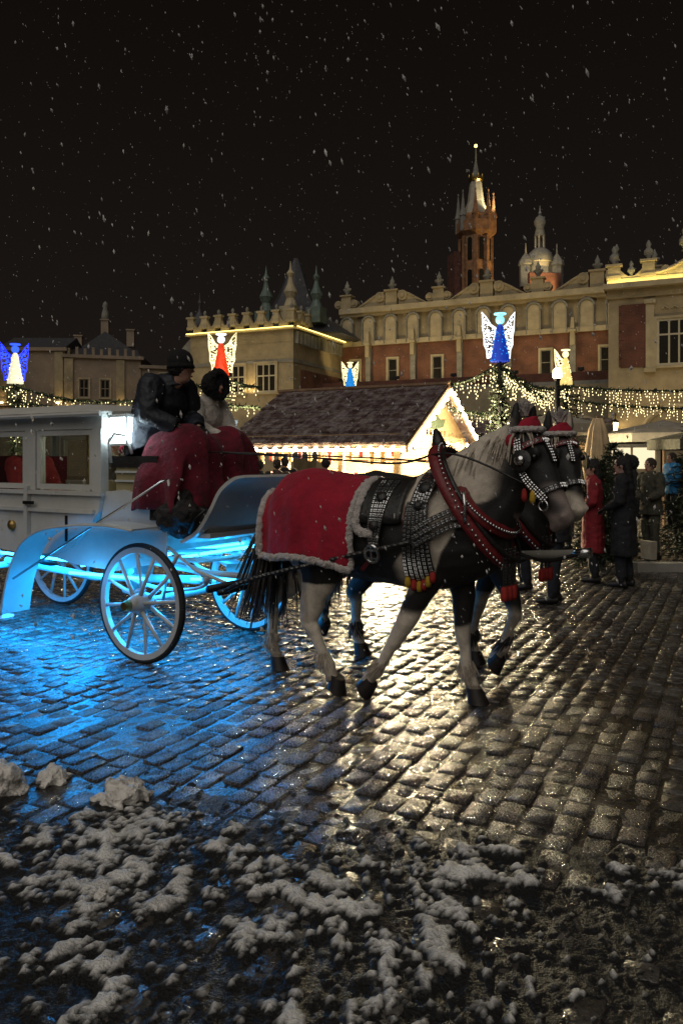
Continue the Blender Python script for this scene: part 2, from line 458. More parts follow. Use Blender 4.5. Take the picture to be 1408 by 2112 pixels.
ROT = R(-27)
rdir = Vector((math.sin(R(27)), math.cos(R(27)), 0)); cdir = Vector((math.cos(R(27)), -math.sin(R(27)), 0))
rng = random.Random(3)
def stone_mesh(k, n=4):
    """one rounded sett, unit footprint, worn top"""
    q = random.Random(50 + k); mb = MB(); V = []; F = []
    for i in range(n + 1):
        for j in range(n + 1):
            x = -0.5 + i / n; y = -0.5 + j / n
            e = max(abs(x), abs(y)) * 2
            z = 0.0 if e < 0.99 else -0.008
            z += 0.0035 * (1 - (x * x + y * y) * 3) + q.uniform(-0.003, 0.003)
            sx, sy = x, y
            if 0.45 < e < 0.99: sx *= 1.74; sy *= 1.74; z -= 0.003
            if e >= 0.99:
                if abs(x) > 0.49 and abs(y) > 0.49: sx *= 0.93; sy *= 0.93
                sx += q.uniform(-0.02, 0.02); sy += q.uniform(-0.02, 0.02)
            V.append((sx, sy, z))
    for i in range(n):
        for j in range(n):
            F.append((i * (n + 1) + j, (i + 1) * (n + 1) + j, (i + 1) * (n + 1) + j + 1, i * (n + 1) + j + 1))
    rim = [i * (n + 1) for i in range(n)] + [n * (n + 1) + j for j in range(n)] + [i * (n + 1) + n for i in range(n, 0, -1)] + [j for j in range(n, 0, -1)]
    b0 = len(V)
    for i in rim: V.append((V[i][0] * 1.02, V[i][1] * 1.02, -0.045))
    for k2 in range(len(rim)):
        a, b = k2, (k2 + 1) % len(rim)
        F.append((rim[b], rim[a], b0 + a, b0 + b))
    return V, F
protos = [stone_mesh(k) for k in range(8)]
proto_me = []
for k, (V, F) in enumerate(protos):
    me = bpy.data.meshes.new('paving_stone'); me.from_pydata(V, [], F); me.update()
    me.polygons.foreach_set('use_smooth', [True] * len(me.polygons))
    me.set_sharp_from_angle(angle=R(60))
    me.materials.append(MATS['stone_block']); proto_me.append(me)
stones = []
roww = 0.140
for i in range(-165, 240):
    s = -26.0 + rng.uniform(0, .2)
    wob = rng.uniform(-.008, .008)
    while s < 32:
        L = rng.uniform(0.145, 0.225)
        p = cdir * (i * roww + wob + rng.uniform(-.006, .006)) + rdir * (s + L / 2)
        if 1.6 < p.y < 22 and abs(p.x) < 0.54 * p.y + 1.0:
            stones.append((p, L, rng.randrange(8), rng.uniform(-.009, .005), rng.uniform(-.022, .022), rng.uniform(-.018, .018), rng.uniform(-.05, .05)))
        s += L
def in_view(p): return abs(p.x) < 0.44 * p.y - 0.05
def stone_rank(st):
    p = st[0]
    if not in_view(p): return 1e9
    lim = 3.35 - 0.42 * (p.x / p.y) / 0.44             # nearer than this the slush hides the stones
    if p.y < lim: return 1e8
    return p.y
stones.sort(key=stone_rank)
rest = MB()
for idx, (p, L, k, dz, tx, ty, tz) in enumerate(stones):
    gap = 0.011
    M = Matrix.Translation(Vector((p.x, p.y, dz))) @ Matrix.Rotation(ROT + tz * .6, 4, 'Z') @ Matrix.Rotation(tx, 4, 'X') @ Matrix.Rotation(ty, 4, 'Y') @ Matrix.Diagonal((roww - gap - .009, L - gap * .95, 1.0, 1.0))
    if idx < 300:
        o = bpy.data.objects.new('paving_stone', proto_me[k]); col.objects.link(o)
        o.matrix_world = M; o.parent = pav
    else:
        rest.M = M; V, F = protos[k]
        rest.add(V, F)
rest.M = Matrix.Identity(4)
o = rest.build('paving_stones_beyond', 'stone_block', pav, smooth=60, fix=False); tag(o, kind='stuff')

# ================================================================= SLUSH
m = bpy.data.materials.new('slush'); m.use_nodes = True
nt = m.node_tree; b = nt.nodes['Principled BSDF']
at = nt.nodes.new('ShaderNodeAttribute'); at.attribute_name = 'coat'
nt.links.new(at.outputs['Color'], b.inputs['Base Color'])
tc = nt.nodes.new('ShaderNodeTexCoord'); n2 = nt.nodes.new('ShaderNodeTexNoise'); n2.inputs['Scale'].default_value = 90; n2.inputs['Detail'].default_value = 6
nt.links.new(tc.outputs['Object'], n2.inputs['Vector'])
bp = nt.nodes.new('ShaderNodeBump'); bp.inputs['Strength'].default_value = 0.9; bp.inputs['Distance'].default_value = 0.018
nt.links.new(n2.outputs['Fac'], bp.inputs['Height']); nt.links.new(bp.outputs[0], b.inputs['Normal'])
rr = nt.nodes.new('ShaderNodeMapRange'); rr.inputs['From Min'].default_value = .02; rr.inputs['From Max'].default_value = .2; rr.inputs['To Min'].default_value = .60; rr.inputs['To Max'].default_value = .7
nt.links.new(at.outputs['Fac'], rr.inputs['Value']); nt.links.new(rr.outputs[0], b.inputs['Roughness'])
b.inputs['Specular IOR Level'].default_value = .35
MATS['slush'] = m

def slush_height(x, y):
    w = noise.noise((x * 1.3, y * 1.3, 9.1)) * .35
    x2, y2 = x + w, y + w * .6
    edge = 3.52 - 0.62 * x / max(y, 1) + noise.noise((x * 1.7, 3.3, 0.0)) * .30 + noise.noise((x * 6, y * 6, 1.0)) * .12
    near = smooth01(edge + .40, edge - .15, y)
    band = smooth01(2.35, 2.95, y + .25 * noise.noise((x * 1.1, 7.7, 0)))           # the heaped ridge lies beyond the trodden edge
    rm = noise.ridged_multi_fractal(Vector((x2 * 2.3, y2 * 1.9, 1.0)), .9, 2.2, 5, 1.0, 2.0)     # rims pressed up round footprints
    f1 = noise.fractal(Vector((x2 * 3.1, y2 * 2.9, 1.0)), .75, 2.15, 6)
    f2 = noise.fractal(Vector((x * 10, y * 9, 6.0)), .7, 2.1, 4)
    fine = noise.noise((x * 48, y * 44, 5.0)); mid = noise.noise((x * 26, y * 23, 8.0))
    big = noise.noise((x * 1.5 + 3, y * 1.9, 7.0))
    s_ = .62 * (rm - 1.15) + .45 * f1 + .40 * f2 + .45 * big + .10 * smooth01(2.6, 2.95, y) * smooth01(3.6, 3.2, y) + .34 * (band - 1) + (near - 1) * 1.5
    h = smooth01(-.02, .25, s_) * (.011 + .013 * smooth01(.15, .9, s_)) * (.85 + .35 * mid) + smooth01(0, .3, s_) * (.006 * fine + .007 * f2)
    dots = smooth01(.30, .45, noise.noise((x * 24, y * 16, 14.0)) + .2 * big + .15 * fine) * smooth01(edge + 1.5, edge + .1, y) * (.010 + .006 * mid)
    return max(h, dots) + near * (.003 + .006 * fine + .005 * mid + .005 * f2) - .012 * (1 - near)
NX, NY = 470, 330
X0, X1, Y0, Y1 = -3.1, 3.1, 1.35, 5.3
V = []; C = []; H = []
for j in range(NY + 1):
    y = Y0 + (Y1 - Y0) * j / NY
    for i in range(NX + 1):
        x = X0 + (X1 - X0) * i / NX
        h = slush_height(x, y); H.append(h)
        V.append((x, y, h))
        d = smooth01(.009, .019, h)
        q = noise.noise((x * 30, y * 30, 3.0)) * .3 + noise.noise((x * 5, y * 5, 13.0)) * .4 + .5
        a = 0.011 + 0.86 * d ** 1.4 * min(1, 0.50 + .70 * q)                    # soaked low slush is dark, heaped snow pale
        C += [a, a * .98, a * .94, 1.0]
F = []
for j in range(NY):
    for i in range(NX):
        a = j * (NX + 1) + i
        ids = (a, a + 1, a + NX + 2, a + NX + 1)
        if max(H[k] for k in ids) > -0.010: F.append(ids)
me = bpy.data.meshes.new('slush'); me.from_pydata(V, [], F); me.update()
at = me.color_attributes.new('coat', 'FLOAT_COLOR', 'POINT'); at.data.foreach_set('color', C)
me.polygons.foreach_set('use_smooth', [True] * len(me.polygons))
bm = bmesh.new(); bm.from_mesh(me); bmesh.ops.delete(bm, geom=[v for v in bm.verts if not v.link_faces], context='VERTS'); bm.to_mesh(me); bm.free()
me.materials.append(MATS['slush'])
slush = bpy.data.objects.new('slush', me); col.objects.link(slush)
tag(slush, 'trampled grey melting snow slush spread over the near cobbles', 'slush', kind='stuff')

def clump(x, y, r, label, seed, flat=.8):
    q = random.Random(seed); mb = MB()
    for k in range(16):
        a = q.uniform(0, 2 * PI); d = q.uniform(0, .75) * r
        rr = r * q.uniform(.28, .5)
        mb.ball((d * math.cos(a), d * math.sin(a), q.uniform(.1, 1.0) * r * flat), (rr, rr, rr * .85), 8, 6)
    mb.ball((0, 0, r * .15), (r * .9, r * .85, r * .35), 10, 6)
    for k in range(9):
        a = q.uniform(0, 2 * PI); rr = r * q.uniform(.12, .26); mb.ball((1.05 * r * math.cos(a), 1.05 * r * math.sin(a), rr * .5), rr, 7, 5)
    def disp(c):
        n = noise.noise_vector(c * 22) * .022 + noise.noise_vector(c * 50) * .010 + noise.noise_vector(c * 95) * .005
        return c + n
    o = mb.organic('snow_clump', 'snow', None, voxel=r * .07, it=2, disp=disp)
    o.location = (x, y, -.01)
    tag(o, label, 'snow clump', 'snow clumps thrown up along the slush')
clump(-1.10, 3.90, .115, 'rounded lump of dirty snow on the cobbles below the blue reflection of the front wheel', 1)
clump(-1.76, 4.03, .13, 'large snow heap cut off by the left edge of the photo', 2)
clump(-1.55, 4.15, .085, 'low snow lump right beside the heap at the left edge', 4, .6)
clump(-.93, 3.0, .030, 'small pale snow ball in the dark slush left of the ridges', 5)
clump(-.70, 2.93, .026, 'small snow ball lying between two dark puddle holes', 6)

# ================================================================= CLOTH HALL (long market hall behind the stalls)
HALL = empty('market_hall', (0.04, 65.6, 0), R(-24.4), 'long floodlit Renaissance market hall with scrolled parapet and arcade behind the stalls', 'building')
def part(name, m, fn, parent, smooth=False):
    mb = MB(); fn(mb); return mb.build(name, m, parent, smooth)
def pbox(name, m, x0, x1, y0, y1, z0, z1, parent):
    mb = MB(); mb.box(((x0 + x1) / 2, (y0 + y1) / 2, (z0 + z1) / 2), (x1 - x0, y1 - y0, z1 - z0)); return mb.build(name, m, parent)

# main wall: brick below, plaster attic above
pbox('brick_wall', 'brick_red', -0.0, 26, 0.0, 6, 0, 11.25, HALL)
attic = pbox('attic_wall', 'plaster', -0.0, 26, 0.25, 6, 11.25, 14.0, HALL)
pbox('string_course', 'plaster_pale', -0.0, 26, -0.22, 0.5, 11.25, 11.62, HALL)
cor = pbox('cornice', 'plaster_pale', -0.1, 26, -0.42, 0.6, 13.98, 14.42, HALL)
pbox('cornice_bed', 'plaster', -0.1, 26, -0.18, 0.6, 13.72, 13.98, cor)
# blind arcade of round-headed pilasters in the attic
k = 0
xs = [0.55 + 1.93 * i for i in range(13)]
def roundpil(mb, w=.46):
    out = [(-w, 11.62)] + [(w, 11.62)] + [(w, 13.1)] + arc(0, 13.1, w, 0, 180, 10)[1:-1] + [(-w, 13.1)]
    mb.prism(out, -.16, .30, 'xz')
pm = MB(); roundpil(pm)
me0 = None
for x in xs:
    if me0 is None:
        o = pm.build('round_pilaster', 'plaster_pale', HALL); me0 = o.data
    else:
        o = bpy.data.objects.new('round_pilaster', me0); col.objects.link(o); o.parent = HALL
    o.location = (x, 0, 0)
am = MB()
pts = [(c[0], -.20, c[1]) for c in arc(0, 13.12, .55, 0, 180, 10)]
am.tube(pts, [(.10, .09)] * len(pts), 6)
am.box((-.52, -.05, 12.2), (.07, .5, 1.75)); am.box((.52, -.05, 12.2), (.07, .5, 1.75))
me1 = None
for x in xs:
    if me1 is None:
        o = am.build('arch_moulding', 'limestone_grey', HALL); me1 = o.data
    else:
        o = bpy.data.objects.new('arch_moulding', me1); col.objects.link(o); o.parent = HALL
    o.location = (x, 0, 0)
# buttress pilasters with pale heads on the brick storey
for x in [2.55, 6.45, 10.3, 14.15, 18.9]:
    mb = MB(); mb.box((0, -.22, 8.7), (.42, .5, 4.6)); mb.box((0, -.34, 7.2), (.62, .7, 1.2), taper=.8)
    o = mb.build('buttress', 'limestone_grey', HALL); o.location = (x, 0, 0)
    h = MB(); h.box((0, -.36, 10.75), (.34, .62, 1.0)); h.box((0, -.38, 11.3), (.5, .76, .18)); h.box((0, -.4, 11.85), (.3, .5, .9), taper=.7)
    q = h.build('buttress_head', 'plaster_pale', o)
def window(parent, x, y, z, w, h, cols, rows, frame='window_frame', pane='window_dark', fw=.09, surround=None):
    """real opening depth: surround, frame bars and a set-back pane per light"""
    wn_ = MB()
    wn_.box((x - w / 2 + fw / 2, y, z), (fw, .14, h)); wn_.box((x + w / 2 - fw / 2, y, z), (fw, .14, h))
    wn_.box((x, y, z + h / 2 - fw / 2), (w - 2 * fw, .14, fw)); wn_.box((x, y, z - h / 2 + fw / 2), (w - 2 * fw, .14, fw))
    root = wn_.build('window', frame, parent)
    cw = (w - 2 * fw) / cols
    hs = rows if hasattr(rows, '__len__') else [1.0 / rows] * rows
    for c in range(1, cols):
        b_ = MB(); b_.box((x - w / 2 + fw + cw * c, y, z), (fw * .75, .12, h - 2 * fw)); b_.build('mullion', frame, root)
    zz = z - h / 2 + fw
    for ri, fr in enumerate(hs):
        hh = fr * (h - 2 * fw)
        if ri: b_ = MB(); b_.box((x, y + .005, zz), (w - 2 * fw, .11, fw * .75)); b_.build('transom', frame, root)
        for c in range(cols):
            b_ = MB(); b_.box((x - w / 2 + fw + cw * (c + .5), y - .03, zz + hh / 2), (cw - .02, .02, hh - .02)); b_.build('pane', pane, root)
        zz += hh
    if surround:
        s_ = MB(); t = surround
        s_.box((x - w / 2 - t / 2, y - .03, z), (t, .24, h + 2 * t)); s_.box((x + w / 2 + t / 2, y - .03, z), (t, .24, h + 2 * t))
        s_.box((x, y - .03, z + h / 2 + t / 2), (w, .24, t)); s_.box((x, y - .06, z - h / 2 - t / 2), (w, .3, t))
        s_.build('window_surround', 'plaster_pale', root)
    return root
for x in [1.3, 4.6, 8.4, 16.9, 21.2]:
    window(HALL, x, -.02, 9.1, .78, 1.9, 1, 2, frame='limestone_grey', surround=.16, fw=.07)

# scrolled parapet: pedestals with finials, raking scrolls between them
def volute(mb, cx, cz, r, y0, y1):
    mb.prism(arc(cx, cz, r, 0, 360, 16)[:-1], y0, y1, 'xz')
    mb.prism(arc(cx, cz, r * .45, 0, 360, 12)[:-1], y0 - .10, y0 + .02, 'xz')
ped = [0.45, 4.5, 8.5, 12.4, 16.3, 20.6, 24.5]
for i, x in enumerate(ped):
    big = i % 2 == 1
    mb = MB()
    if big:
        mb.box((x, .1, 15.0), (1.0, .7, 1.2)); mb.box((x, .1, 15.66), (1.2, .9, .14))
    else:
        mb.box((x, .1, 14.95), (.95, .7, 1.1), taper=.88); mb.box((x, .1, 15.55), (1.05, .85, .12))
        volute(mb, x - .72, 14.85, .34, -.2, .4); volute(mb, x + .72, 14.85, .34, -.2, .4)
    p = mb.build('pedestal', 'plaster', HALL)
    f = MB()
    f.lathe([(.20, 15.6), (.13, 15.75), (.26, 15.95), (.30, 16.12), (.17, 16.3), (.21, 16.45), (.10, 16.62), (.03, 16.85)], (x, .1, 0), 10)
    f.ball((x - .26, .1, 16.12), .12, 8, 5); f.ball((x + .26, .1, 16.12), .12, 8, 5); f.ball((x, -.15, 16.2), .13, 8, 5)
    f.build('finial', 'limestone_grey', p, True)
    if big:
        for sgn in (-1, 1):
            s_ = MB()
            up = [(x + sgn * (.62 + t * 2.35), 15.52 * (1 - t) + 14.42 * t + .28 * math.sin(t * PI) * (1 - t)) for t in [j / 12 for j in range(13)]]
            out = [(x + sgn * .62, 14.42)] + up + [(x + sgn * 2.97, 14.42)]
            s_.prism(out[:-1], -.15, .35, 'xz')
            rib = [(u[0], -.15, u[1]) for u in up]
            s_.tube(rib, .10, 6)
            volute(s_, x + sgn * .98, 15.18, .42, -.28, .42)
            s_.build('scroll', 'plaster', p)

# tall roof of the hall
mb = MB(); mb.prism([(1.0, 14.2), (9.0, 14.2), (5.0, 15.3)], 0, 26, 'yz'); mb.build('roof', 'slate', HALL)

# arcade storey with terrace in front of the main wall
pbox('terrace', 'limestone_grey', 0.02, 22.18, -5.0, -0.02, 6.9, 7.15, HALL)
pbox('terrace_parapet', 'brick_deep', 0.02, 22.18, -5.0, -4.7, 7.15, 7.75, HALL)
def arcade(parent, x0, n, pitch, y, zt, rad, zsp, m):
    for i in range(n):
        cx = x0 + pitch * (i + .5); mb = MB()
        out = [(cx - pitch / 2, 0), (cx - rad, 0), (cx - rad, zsp)] + arc(cx, zsp, rad, 180, 0, 14)[1:-1] + [(cx + rad, zsp), (cx + rad, 0), (cx + pitch / 2, 0), (cx + pitch / 2, zt), (cx - pitch / 2, zt)]
        mb.prism(out, y, y + .8, 'xz')
        o = mb.build('arch_bay', m, parent)
        r_ = MB(); pp = [(c[0], y - .04, c[1]) for c in arc(cx, zsp, rad + .16, 0, 180, 14)]
        r_.tube(pp, .13, 6); r_.build('arch_ring', 'plaster_pale', o)
arcade(HALL, 0.02, 6, 3.69, -5.0, 6.9, 1.25, 3.2, 'plaster')
pbox('arcade_back_wall', 'plaster', 0.02, 22.18, -.6, -.02, 0, 6.9, HALL)

# left projecting block with merlon parapet
LB = (-9.2, -8.7)
pbox('left_block', 'plaster', -9.2, -0.02, -8.7, 4, 0, 10.6, HALL)
pbox('left_block_frieze', 'limestone_grey', -9.25, .03, -8.78, 4, 9.05, 9.3, HALL)
pbox('left_block_upper', 'plaster', -9.2, .0, -8.72, 4, 10.6, 11.5, HALL)
c_ = pbox('left_block_cornice', 'plaster_pale', -9.5, .3, -9.0, 4, 11.5, 11.62, HALL)
pbox('side_brick_panel', 'brick_red', -.02, .05, -7.6, -.6, 4.6, 8.6, HALL)
# corbel blocks under the cornice on the return
for i in range(14):
    mb = MB(); mb.box((.16, -8.4 + i * .6, 10.9), (.26, .22, .9)); mb.build('corbel', 'limestone_grey', c_)
def merlon(x, y, rot, parent):
    mb = MB()
    mb.M = Matrix.Translation((x, y, 0)) @ Matrix.Rotation(rot, 4, 'Z')
    mb.box((0, 0, 12.45), (.52, .34, .85)); mb.box((0, 0, 12.94), (.72, .46, .14)); mb.box((0, 0, 12.12), (.62, .42, .2))
    o = mb.build('merlon', 'plaster_pale', parent)
    k_ = MB(); k_.M = mb.M
    k_.lathe([(.12, 13.0), (.07, 13.08), (.14, 13.2), (.12, 13.32), (.03, 13.45)], (0, 0, 0), 8)
    k_.build('merlon_ball', 'limestone_grey', o, True)
def swag(x0, x1, y, parent, axis='x'):
    mb = MB(); n = 10
    up = [(x0 + (x1 - x0) * t / n, 12.75 - .62 * math.sin(PI * t / n)) for t in range(n + 1)]
    out = [(x0, 11.62)] + up + [(x1, 11.62)]
    if axis == 'x': mb.prism(out, y, y + .25, 'xz')
    else: mb.prism(out, y, y + .25, 'yz')
    mb.build('parapet_swag', 'plaster', parent)
par = pbox('parapet_base', 'plaster_pale', -9.3, .12, -8.86, -8.62, 11.62, 11.72, HALL)
mx_ = [-9.1 + 1.28 * i for i in range(8)]
for i, x in enumerate(mx_):
    merlon(x, -8.74, 0, par)
    if i < 7: swag(x + .26, x + 1.02, -8.86, par)
my_ = [-8.74 + 1.28 * (i + 1) for i in range(6)]
for i, y in enumerate([-8.74] + my_):
    if i: merlon(.0, y, PI / 2, par)
    swag(y + .26, y + 1.02, -.12, par, 'y')
strip = MB(); strip.box((-4.6, -9.09, 11.66), (9.5, .06, .05)); strip.build('light_strip', 'led_cornice', c_)
strip = MB(); strip.box((.40, -4.4, 11.66), (.06, 8.9, .05)); strip.build('light_strip', 'led_cornice', c_)
for x in (-5.0, -2.3):
    window(HALL, x, -8.72, 7.95, 1.75, 2.2, 3, [.58, .42], surround=.14, fw=.13)
light('window_uplight', 'AREA', (-3.6, -9.3, 6.9), 30, (1, .72, .3), HALL, .5, (-3.6, -8.8, 9.5))
# hipped roof and statue finials over the left block
mb = MB(); mb.lathe([(5.4, 11.7), (2.6, 13.6), (1.6, 15.2), (.2, 18.5)], (-3.0, -2.6, 0), 8); mb.build('hip_roof', 'slate', HALL)
def finial_group(x, y, z, h, m, label=None):
    mb = MB(); s = h / 3
    mb.box((x, y, z + .4 * s), (.8 * s, .8 * s, .8 * s)); mb.lathe([(.34 * s, z + .8 * s), (.2 * s, z + 1.2 * s), (.34 * s, z + 1.5 * s), (.16 * s, z + 1.9 * s), (.1 * s, z + 2.2 * s), (.2 * s, z + 2.4 * s), (.06 * s, z + 2.6 * s), (.02, z + 3 * s)], (x, y, 0), 10)
    return mb.build('statue_finial', m, HALL, 30)
finial_group(-3.9, -6.0, 12.2, 5.0, 'copper'); finial_group(-1.6, -6.2, 12.4, 4.9, 'plaster_pale'); finial_group(.3, -5.5, 12.4, 4.5, 'copper')
# small onion turret at the far left end
tu = MB(); tu.box((-11.0, -5, 5.2), (1.9, 3.0, 10.4)); tu.build('side_wing', 'plaster', HALL)
tu = MB(); tu.prism([(-12.2, 10.4), (-9.4, 10.4), (-10.8, 11.7)], -6.6, -3.4, 'xz'); tu.build('side_wing_roof', 'limestone_grey', HALL)
tu = MB(); tu.lathe([(.5, 11.2), (.55, 12.0), (.35, 12.2), (.75, 12.9), (.8, 13.3), (.45, 13.9), (.15, 14.3), (.1, 14.8), (.22, 15.0), (.06, 15.3), (.03, 15.9)], (-10.9, -5, 0), 12)
tu.build('onion_turret', 'slate', HALL, 40)

# right projecting block: quoins, brick panel, tall window, lit scroll parapet
pbox('right_block', 'plaster', 22.2, 36, -8.7, 4, 0, 12.3, HALL)
rc = pbox('right_block_cornice', 'plaster_pale', 21.95, 36, -9.35, 4, 12.3, 12.55, HALL)
pbox('cornice_lip', 'plaster_pale', 21.95, 36, -9.35, -9.28, 12.55, 12.62, rc)
pbox('right_block_architrave', 'plaster', 22.1, 36, -8.86, 4, 11.75, 12.3, rc)
bp_ = pbox('brick_panel', 'brick_deep', 22.95, 24.38, -8.76, -8.5, 7.45, 11.35, HALL)
for i in range(7):
    w_ = .24 if i % 2 else .12
    mb = MB(); mb.box((22.95 - .12 + w_ / 2, -8.75, 7.75 + i * .55), (w_, .08, .5)); mb.build('quoin', 'brick_deep', bp_)
pil = pbox('window_pilaster', 'plaster_pale', 24.38, 24.86, -8.9, -8.5, 7.35, 11.3, HALL)
pbox('pilaster_cap', 'plaster_pale', 24.3, 24.94, -9.0, -8.5, 11.3, 11.55, pil)
pbox('pilaster_base', 'plaster_pale', 24.28, 24.96, -9.02, -8.5, 7.1, 7.35, pil)
window(HALL, 26.25, -8.72, 8.9, 2.5, 2.85, 4, [.68, .32], surround=.15, fw=.14)
for sx in (0, 1, 2):
    mb = MB(); mb.tube([(25.3 + sx * .55, -8.74, 10.95), (25.45 + sx * .55, -8.78, 11.1), (25.65 + sx * .55, -8.74, 10.95)], .05, 6); mb.build('carved_ornament', 'plaster_pale', HALL)
rp = pbox('right_parapet', 'plaster_pale', 22.15, 36, -8.95, -8.6, 12.55, 12.95, HALL)
def urn(x, z, s, parent):
    mb = MB(); mb.lathe([(.16 * s, z), (.08 * s, z + .1 * s), (.24 * s, z + .3 * s), (.22 * s, z + .45 * s), (.08 * s, z + .6 * s), (.14 * s, z + .75 * s), (.03 * s, z + .95 * s)], (x, -8.78, 0), 10)
    return mb.build('urn', 'limestone_grey', parent, True)
for x, hz in ((22.55, .78), (24.55, .92)):
    mb = MB(); mb.box((x, -8.78, 12.95 + hz / 2), (.72, .44, hz)); mb.box((x, -8.78, 12.95 + hz + .07), (.98, .62, .14)); mb.box((x, -8.78, 13.05), (.84, .54, .2))
    p = mb.build('parapet_pedestal', 'plaster_pale', rp)
    urn(x, 12.95 + hz + .12, 1.25, p)
mb = MB(); mb.lathe([(.3, 13.8), (.12, 14.1), (.1, 14.5), (.18, 14.6), (.06, 14.8), (.16, 15.0), (.03, 15.3)], (22.65, -8.2, 0), 10); mb.build('spire_finial', 'limestone_grey', HALL, True)
n = 12
up = [(22.91 + 1.28 * t / n, 13.5 - .45 * math.sin(PI * t / n)) for t in range(n + 1)]
mb = MB(); mb.prism([(22.91, 12.95)] + up + [(24.19, 12.95)], -8.9, -8.65, 'xz'); mb.build('parapet_swag', 'plaster_pale', rp)
urn(23.55, 13.08, 1.0, rp)
up = [(24.95 + 3.4 * t / n, 13.15 + 2.1 * (t / n) ** 1.7) for t in range(n + 1)]
mb = MB(); mb.prism([(24.95, 12.95)] + up + [(28.35, 12.95)], -8.9, -8.65, 'xz'); mb.build('gable_scroll', 'plaster_pale', rp)
mb = MB(); mb.tube([(u[0], -8.95, u[1]) for u in up], .12, 6); mb.build('gable_rib', 'plaster_pale', rp)
mb = MB(); mb.prism(arc(25.5, 13.3, .25, 0, 360, 12)[:-1], -9.0, -8.7, 'xz'); mb.build('volute', 'plaster_pale', rp)
urn(26.6, 14.3, 1.6, rp)
strip = MB(); strip.box((28, -9.22, 12.58), (12, .06, .05)); strip.build('light_strip', 'led_parapet', rc)
# ground-floor arch and fanlight of the right block
fo = MB()
out = arc(26.15, 2.9, 2.1, 0, 180, 18); fo.tube([(c[0], -8.74, c[1]) for c in out], .18, 6); fo.build('arch_moulding', 'plaster_pale', HALL)
fo = MB(); fo.prism(arc(25.75, 2.9, 1.15, 0, 180, 16), -8.74, -8.66, 'xz'); fan = fo.build('fanlight', 'window_dark', HALL)
for a in (30, 60, 90, 120, 150):
    mb = MB(); mb.tube([(25.75 + .25 * math.cos(R(a)), -8.76, 2.9 + .25 * math.sin(R(a))), (25.75 + 1.12 * math.cos(R(a)), -8.76, 2.9 + 1.12 * math.sin(R(a)))], .03, 5); mb.build('glazing_bar', 'dark_iron', fan)
pbox('shop_fascia', 'limestone_grey', 22.25, 30, -8.85, -8.7, 2.55, 2.85, HALL)
for x0, x1 in ((22.4, 23.5), (23.65, 24.9)):
    pbox('shop_window', 'lit_window', x0, x1, -8.78, -8.7, 1.2, 2.5, HALL)
# wall lantern
ln = MB(); ln.box((22.65, -9.0, 4.6), (.06, .6, .06)); ln.tube([(22.65, -9.25, 4.6), (22.65, -9.25, 4.2)], .03, 6); ln.lathe([(.05, 4.25), (.26, 4.1), (.24, 4.05)], (22.65, -9.25, 0), 8)
lo = ln.build('wall_lantern', 'dark_iron', HALL)
ln = MB(); ln.lathe([(.20, 4.03), (.13, 3.55), (.05, 3.5)], (22.65, -9.25, 0), 8); ln.build('lantern_glass', 'lantern_glass', lo)
light('lantern_light', 'POINT', (22.65, -9.5, 3.8), 60, (1, .72, .35), HALL, .15)

# floodlights standing on the terrace and roofs, lighting the hall
def floodlight(x, y, z, tx, ty, tz, power, spot=110, c=(1, .78, .38), label='', housing=True):
    r_ = empty('floodlight', HALL.matrix_basis @ Vector((x, y, z)), R(-24.4), label, 'floodlight', 'floodlights washing the market hall')
    mb = MB(); mb.box((0, 0, -.05), (.4, .3, .22)); mb.box((0, .05, -.25), (.08, .08, .2)); mb.build('housing', 'dark_iron', r_)
    if z < 6: mb = MB(); mb.tube([(0, .05, -.3), (0, .05, -z)], .05, 6); mb.build('mast', 'dark_iron', r_)
    light('flood_lamp', 'SPOT', (0, 0, .12), power, c, r_, .25, (tx - x, ty - y, tz - z), spot)
HALL.matrix_basis
for i, x in enumerate((2.0, 6.5, 11.0, 15.5, 20.0)):
    floodlight(x, -4.4, 8.05, x, .2, 12.6, 430, 120, (1, .76, .36), ['floodlight on the terrace beside the left block', 'second terrace floodlight from the left block', 'middle terrace floodlight before the brick wall', 'fourth terrace floodlight from the left block', 'terrace floodlight next to the right block'][i])
for i, (x, y) in enumerate(((-7.5, -14.5), (-1.5, -14.5))):
    floodlight(x, y, 3.2, x + 1, -8.7, 9.5, 560, 90, (1, .74, .34), ['floodlight on the market roofs before the left block', 'floodlight on the market roofs before the corner of the left block'][i])
floodlight(25.5, -15.5, 3.2, 24.5, -8.7, 9.8, 900, 95, (1, .74, .34), 'floodlight on the umbrellas before the right block')

# ================================================================= CHURCH TOWERS far behind the hall
CH = empty('church_tower', (33.7, 195, 0), R(12), 'tall brick church tower with lit needle spire and golden crown', 'church tower')
def octa_ring(mb, z0, z1, r0, r1, n=8): mb.lathe([(r0, z0), (r1, z1)], (0, 0, 0), n)
mb = MB(); octa_ring(mb, 0, 58.0, 4.1, 3.9); mb.build('shaft', 'brick_tower', CH)
mb = MB(); mb.box((-3.2, 2.5, 27), (5, 5, 54)); mb.build('stair_turret', 'brick_deep', CH)
for a in range(8):
    w = 2 * PI * a / 8 + PI / 8 + PI / 8
    for zz in (43.5, 51.5):
        mb = MB(); mb.M = Matrix.Rotation(w, 4, 'Z')
        mb.prism([(-.55, zz), (.55, zz), (.55, zz + 5)] + arc(0, zz + 5, .55, 0, 180, 6)[1:-1] + [(-.55, zz + 5)], 3.55, 3.80, 'yz')
        mb.M = Matrix.Rotation(w, 4, 'Z'); mb.build('lancet_window', 'window_dark', CH)
    mb = MB(); mb.M = Matrix.Rotation(w + PI / 8, 4, 'Z'); mb.box((4.0, 0, 48), (.7, .8, 19)); mb.build('corner_pier', 'brick_tower', CH)
